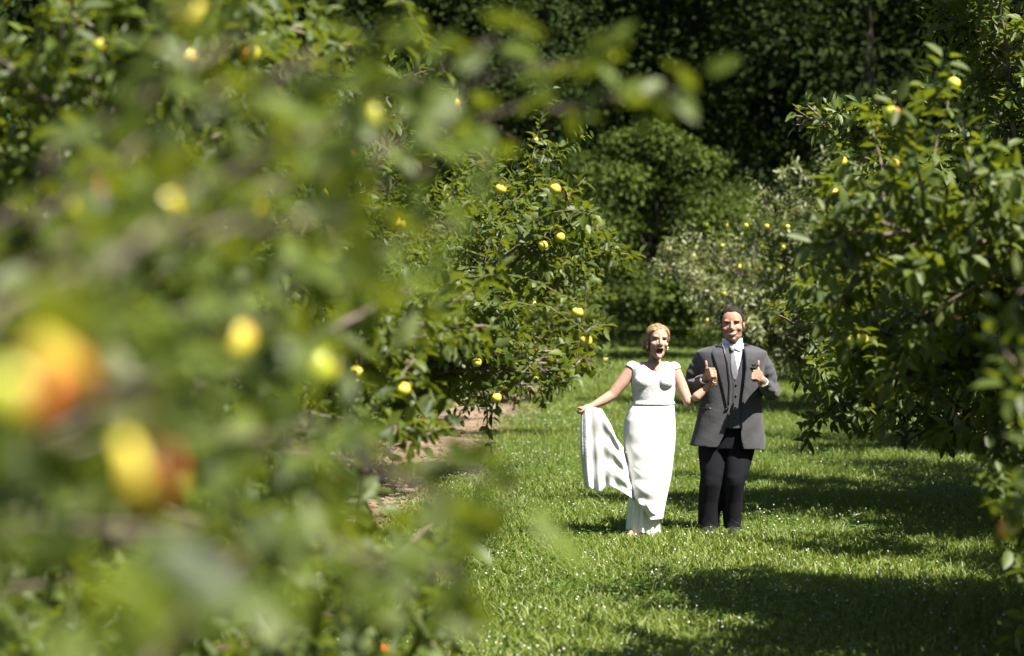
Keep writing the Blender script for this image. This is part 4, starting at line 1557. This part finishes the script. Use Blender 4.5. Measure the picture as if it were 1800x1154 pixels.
# hand that pinches the cloth
mb.ell(hb, (.032, .026, .026), Matrix.Rotation(R_(-20), 3, 'Y'))
mb.limb([wb, hb], [.025, .026], 12)
for k in range(4):
    p0 = hb + np.array([-.012 - .006 * k, -.022 + .015 * k, .006])
    p1 = p0 + np.array([-.026, -.004, -.006]); p2 = p1 + np.array([-.010, 0, -.026]); p3 = p2 + np.array([.014, 0, -.014])
    mb.limb([p0, p1, p2, p3], [.0092, .0085, .008, .007], 9)
mb.limb([hb + (.0, -.02, .0), hb + (-.018, -.034, -.014), hb + (-.036, -.036, -.026)], [.011, .010, .008], 9)
# hand laid on the man's forearm
hl = b_(686, 400, -.06)
mb.limb([wl, hl], [.026, .025], 12)
mb.ell(hl, (.036, .026, .022), Matrix.Rotation(R_(-35), 3, 'Y'))
for k in range(4):
    p0 = hl + np.array([.018, -.016 + .012 * k, .022 - .013 * k]); p1 = p0 + np.array([.020, -.004, .022 - .004 * k]); p2 = p1 + np.array([.012, .004, .010]); p3 = p2 + np.array([.004, .014, -.004])
    mb.limb([p0, p1, p2, p3], [.009, .0082, .0076, .007], 9)
mb.limb([hl + (.0, -.018, .004), hl + (.022, -.034, .014), hl + (.040, -.040, .012)], [.011, .0095, .008], 9)
# legs and sandal feet
mb.limb([b_(380, 660, -.01), b_(375, 850, -.02), b_(345, 1040, -.04)], [.085, .055, .034], 16)
mb.limb([b_(455, 660, .02), b_(445, 850, .03), b_(435, 1040, .05)], [.085, .055, .034], 16)
for zx, dd in ((333, -.10), (432, .0)):
    c = b_(zx, 1080, dd); c[2] = .035
    mb.ell(c + (0, -.03, -.004), (.040, .07, .025)); mb.ell(c + (0, .05, .012), (.032, .06, .034))
    for k in range(5): mb.limb([c + (-.028 + .014 * k, -.075, -.008), c + (-.03 + .015 * k, -.105 + .006 * k, -.014)], [.0095, .009], 8)
bodyw = remesh(mb, 'body', .0045, 3, dec=.55)
sculpt_head(bodyw, Hw, True, True)
tree_w = bvh_of(bodyw)
Zb0, Zb1 = G(440, 200, BD)[2], G(440, 700, BD)[2]
Xb0, Xb1 = G(300, 400, BD)[0], G(600, 400, BD)[0]
bzy = lambda z: 200 + (z - Zb0) / (Zb1 - Zb0) * 500
bzx = lambda x: 300 + (x - Xb0) / (Xb1 - Xb0) * 300
arms = [(b_(338, 328, .01), b_(246, 448, -.03)), (b_(523, 332, .02), b_(590, 476, -.03))]
NECK = [(300, 286), (362, 289), (385, 312), (412, 330), (440, 346), (462, 328), (478, 305), (492, 289), (560, 289)]


def keep_bodice(c, n):
    zx, zy = bzx(c.x), bzy(c.z)
    if zy > 486 or zy < 280 or zx < 300 or zx > 560: return False
    if c.y < 19 + BD + .03 and zy < lerp(NECK, zx) + 2.2 * math.sin(zx * .7): return False
    if c.y >= 19 + BD + .03 and zy < 318 and 385 < zx < 490: return False
    if 384 < zx < 486 and zy < 302: return False
    for a, b in arms:
        ax = b - a; ln = np.linalg.norm(ax); ax = ax / ln
        t = (np.array(c) - a) @ ax; d = np.linalg.norm(np.array(c) - a - ax * t)
        out = (zx < 338) if a[0] < b_(440, 300)[0] else (zx > 524)
        if d < .062 and t > .012 and out: return False
        if d < .062 and t > .055 and zy < 430 and (zx < 330 or zx > 533): return False
    return True


bod = cut(bodyw, keep_bodice, .004, .007)
shift(bod, base_w); shift(bodyw, base_w)
link('body', bodyw, M['skin_fair'], bride)
bodice = link('bodice', bod, M['lace'], bride)
# face
for s in (-1, 1):
    e = face_patch(tree_w, Hw, 'eye', M['white_eye'], bride, base_w, s * .030, .001, .0145, .0055, 0, .0012, .7)
    face_patch(tree_w, Hw, 'iris', M['iris_blue'], e, base_w, s * .030, .001, .0066, .0058, 0, .0030, .5, thick=.001)
    face_patch(tree_w, Hw, 'eyelash', M['iris'], bride, base_w, s * .031, .0068, .0175, .0026, -.003, .0036, .5)
    face_patch(tree_w, Hw, 'eyebrow', M['brow_fair'], bride, base_w, s * .033, .0225, .020, .0036, -.005, .0018, .5)
mo = face_patch(tree_w, Hw, 'lips', M['lip_f'], bride, base_w, 0, -.080, .0285, .0325, .003, .0005, .45, 15, 9, thick=.001)
mi = face_patch(tree_w, Hw, 'mouth', M['mouth'], mo, base_w, 0, -.082, .0245, .0285, .003, .0020, .45, 15, 9, thick=.0)
face_patch(tree_w, Hw, 'teeth', M['teeth'], mo, base_w, 0, -.0605, .0205, .0052, .003, .0065, .6, 11)
hair_cap(Hw, M['hair_blond'], bride, base_w,
         lambda p: p[2] > np.interp(p[1], [-.1, -.075, -.05, -.03, -.005, .03, .12], [.090, .084 - .5 * max(0, abs(p[0] - .012) - .02), .052, .02, -.03, -.06, -.08]),
         lambda p: .004 + .012 * max(0, abs(p[0]) - .03) / .04 + .004 * max(0, p[2] - .06) / .06 - .008 * math.exp(-((p[0] - .022) / .008) ** 2) * (p[1] < .02), 6, amp=.0012, nu=110, nv=90)
mb = MB()
Wh = lambda p: np.array(Hw @ Vector(p))
for p, r in (((-.035, .10, -.035), .046), ((.02, .112, -.03), .045), ((-.075, .05, -.02), .026), ((-.072, .02, .01), .022), ((.074, .04, .005), .020), ((0, .10, .03), .05), ((-.01, .09, -.075), .03)):
    mb.ell(Wh(p), (r, r, r))
for k in range(9):   # loose curls of the updo
    a = k * .7
    mb.tube([Wh((-.05 + .04 * math.cos(a + t * 5), .10 + .02 * math.sin(a), -.03 + .05 * math.sin(a + t * 5))) for t in np.linspace(0, 1, 7)], .011, 7)
bun = remesh(mb, 'bun', .005, 2); V = verts_of(bun); N = normals_of(bun)
set_verts(bun, V + N * (.003 * np.sin(V[:, 0] * 420 + V[:, 2] * 300))[:, None]); shift(bun, base_w)
link('bun', bun, M['hair_blond'], bride)
for s in (-1, 1):
    mb = MB(); mb.ell(Wh((s * .080, .0, -.050)), (.006, .006, .007)); mb.ell(Wh((s * .080, .0, -.063)), (.0045, .0045, .005)); child_o = mb.build('earring', M['pearl'], bride, base_w)
q = b_(445, 334, -.12); y = front_hit(tree_w, q[0], q[2], q[1])
mb = MB(); mb.ell((q[0], y - .003, q[2]), (.006, .004, .008)); mb.build('pendant', noisy('gold', (.55, .36, .12), (.65, .45, .2), 50, .3), bride, base_w)

# skirt: loft with folds, slanted hem
SK = [(468, 341, 524, .105, .095), (482, 338, 526, .105, .095), (520, 317, 528, .115, .11), (560, 302, 531, .125, .125), (620, 297, 533, .135, .13), (680, 301, 529, .14, .13), (740, 312, 522, .15, .13),
      (800, 325, 515, .16, .13), (860, 332, 503, .165, .13), (910, 338, 492, .165, .13), (960, 345, 482, .16, .13), (1015, 352, 473, .15, .13)]
def skirt_mesh():
    k, rows = 150, 70
    V = []
    for i in range(rows):
        t = i / (rows - 1)
        ring_ = None
        for j in range(k):
            th = 2 * math.pi * j / k
            # hem rises to the front-left where the train lifts the cloth
            hem = 1000 - 95 * max(0, -math.cos(th)) ** .8 if True else 1010
            zy = 468 + (hem - 468) * t
            xl, xr, fr, bk = (lerp([(r[0], r[m]) for r in SK], zy) for m in (1, 2, 3, 4))
            a, b = G(xl, zy, BD), G(xr, zy, BD)
            hw = (b[0] - a[0]) / 2
            cs, sn = math.cos(th), math.sin(th)
            amp = max(0, (zy - 640) / 380) ** 1.2
            fold = 1 + amp * (.05 * math.sin(9 * th + 2.5 * t) + .03 * math.sin(17 * th - 4 * t))
            if sn < 0: fold = 1 + (fold - 1) * .3
            drape = .003 * math.sin(zy * .085 - 3.0 * cs) * min(1, max(0, (zy - 600) / 150))
            x = (a[0] + b[0]) / 2 + hw * math.copysign(abs(cs) ** .87, cs) * (1 + (fold - 1) * .4)
            y = 19 + BD + (fr if sn < 0 else bk) * math.copysign(abs(sn) ** .87, sn) * fold + (drape if sn < 0 else 0)
            V.append((x, y, a[2]))
    Fc = [(i * k + j, i * k + (j + 1) % k, (i + 1) * k + (j + 1) % k, (i + 1) * k + j) for i in range(rows - 1) for j in range(k)]
    mb = MB(); mb.add(V, Fc)
    return mb


sm2 = skirt_mesh()
sk = sm2.mesh('skirt', base_w)
sk_t = bvh_of(sm2.mesh('tmp'))
skirt = link('skirt', sk, M['dress'], bride)
strip_on(sk_t, dense([(473, 343, 522), (487, 340, 525)], 4), .005, 30, .004).build('sash', M['lace'], bride, base_w)

# underskirt
k, rows = 120, 26
V = []
for i in range(rows):
    t = i / (rows - 1); zy = 850 + 218 * t
    xl, xr = np.interp(zy, [850, 910, 1000, 1075], [345, 322, 314, 308]), np.interp(zy, [850, 910, 1000, 1075], [470, 455, 458, 464])
    for j in range(k):
        th = 2 * math.pi * j / k
        zq = zy + t * (7 * math.sin(5 * th) + 12 * math.cos(th))
        a, b = G(xl, zq, BD), G(xr, zq, BD)
        f = 1 + (.3 + .7 * t) * (.075 * math.sin(11 * th + .8) + .05 * math.sin(19 * th + 2 * t))
        V.append(((a[0] + b[0]) / 2 + (b[0] - a[0]) / 2 * math.cos(th) * (1 + (f - 1) * .3), 19 + BD + .01 + .125 * math.sin(th) * f, a[2]))
mb = MB(); mb.add(V, [(i * k + j, i * k + (j + 1) % k, (i + 1) * k + (j + 1) % k, (i + 1) * k + j) for i in range(rows - 1) for j in range(k)])
mb.build('underskirt', M['dress'], bride, base_w)

# the lifted train: one wide sheet from the hand across the front of the skirt
TOP = np.array([(106, 519), (126, 506), (160, 502), (200, 512), (240, 582), (264, 642), (306, 697), (360, 728), (430, 745), (506, 775)], float)
BOT = np.array([(122, 862), (150, 872), (184, 886), (222, 858), (262, 866), (318, 905), (365, 935), (405, 962), (438, 988), (466, 1008)], float)
def curve(C, u):
    s = np.linspace(0, 1, len(C)); return np.array([np.interp(u, s, C[:, 0]), np.interp(u, s, C[:, 1])])
nu, nv = 130, 60
last_y = 18.76
V = []
for i in range(nu):
    u = i / (nu - 1)
    a, c = curve(TOP, u), curve(BOT, u)
    for j in range(nv):
        v = j / (nv - 1)
        p = a + (c - a) * v
        # cloth edge hangs in an outward curve
        if u < .12: p[0] += -10 * math.sin(v * math.pi) * (1 - u / .12) + 0
        q = G(p[0], p[1], 0)
        yy = 19 - .24 - .03 * math.sin(u * 3.1)
        hit = front_hit(sk_t, q[0], q[2])
        w = 0
        if hit is not None:
            vv = min(1, v / .75); vv = vv * vv * (3 - 2 * vv)
            yy = hit + .018 - .031 * vv + .016 * max(0, (u - .88) / .12) ** 1.5
            last_y = yy
        elif u > .6:
            yy = last_y
        hang = max(0, 1 - u / .5)
        fo = hang * (.004 + .010 * v) * math.sin(u * 41 + 1.2 * v) + hang * .005 * v * math.sin(u * 120 + 2)
        fo += (1 - hang) * .0075 * math.sin(v * 19 + 6 * u) * min(1, (1 - u) * 8)
        hemw = max(0, v - .86) / .14
        fo += hemw * .010 * math.sin(u * 44)
        q = G(p[0], p[1] + hemw * 3.5 * math.sin(u * 31), yy - 19 + fo)
        V.append(q)
mb = MB(); mb.add(V, [(i * nv + j, i * nv + j + 1, (i + 1) * nv + j + 1, (i + 1) * nv + j) for i in range(nu - 1) for j in range(nv - 1)])
tm = mb.mesh('train', base_w)
# smooth the sheet where hanging and lying cloth meet
V = verts_of(tm).reshape(nu, nv, 3)
for _ in range(8):
    V[1:-1, :, 1] = V[1:-1, :, 1] * .5 + (V[:-2, :, 1] + V[2:, :, 1]) * .25
set_verts(tm, V.reshape(-1, 3))
bm = bmesh.new(); bm.from_mesh(tm); thicken(bm, -.0025); bm.to_mesh(tm); bm.free()
train = link('train', tm, M['chiffon'], bride)
# lace border along the hanging edge
V = verts_of(tm)[:nu * nv].reshape(nu, nv, 3)
Lb = V[3:16, 1:-1] + np.array([0, -.006, 0])
n1, n2 = Lb.shape[:2]
mb = MB(); mb.add(Lb.reshape(-1, 3), [(i * n2 + j, i * n2 + j + 1, (i + 1) * n2 + j + 1, (i + 1) * n2 + j) for i in range(n1 - 1) for j in range(n2 - 1)])
lm = mb.mesh('lace_border'); bm = bmesh.new(); bm.from_mesh(lm); thicken(bm, -.002); bm.to_mesh(lm); bm.free()
link('lace_border', lm, M['lace'], train)
# sandal strap
for zx, dd in ((333, -.10),):
    c = b_(zx, 1080, dd); c[2] = .05
    mb = MB(); mb.tube([c + (.042 * math.cos(t), -.035 - .004 * math.sin(t * 2), .02 * math.sin(t) - .015) for t in np.linspace(0, math.pi, 9)], .004, 6)
    mb.build('sandal_strap', M['pearl'], bride, base_w)
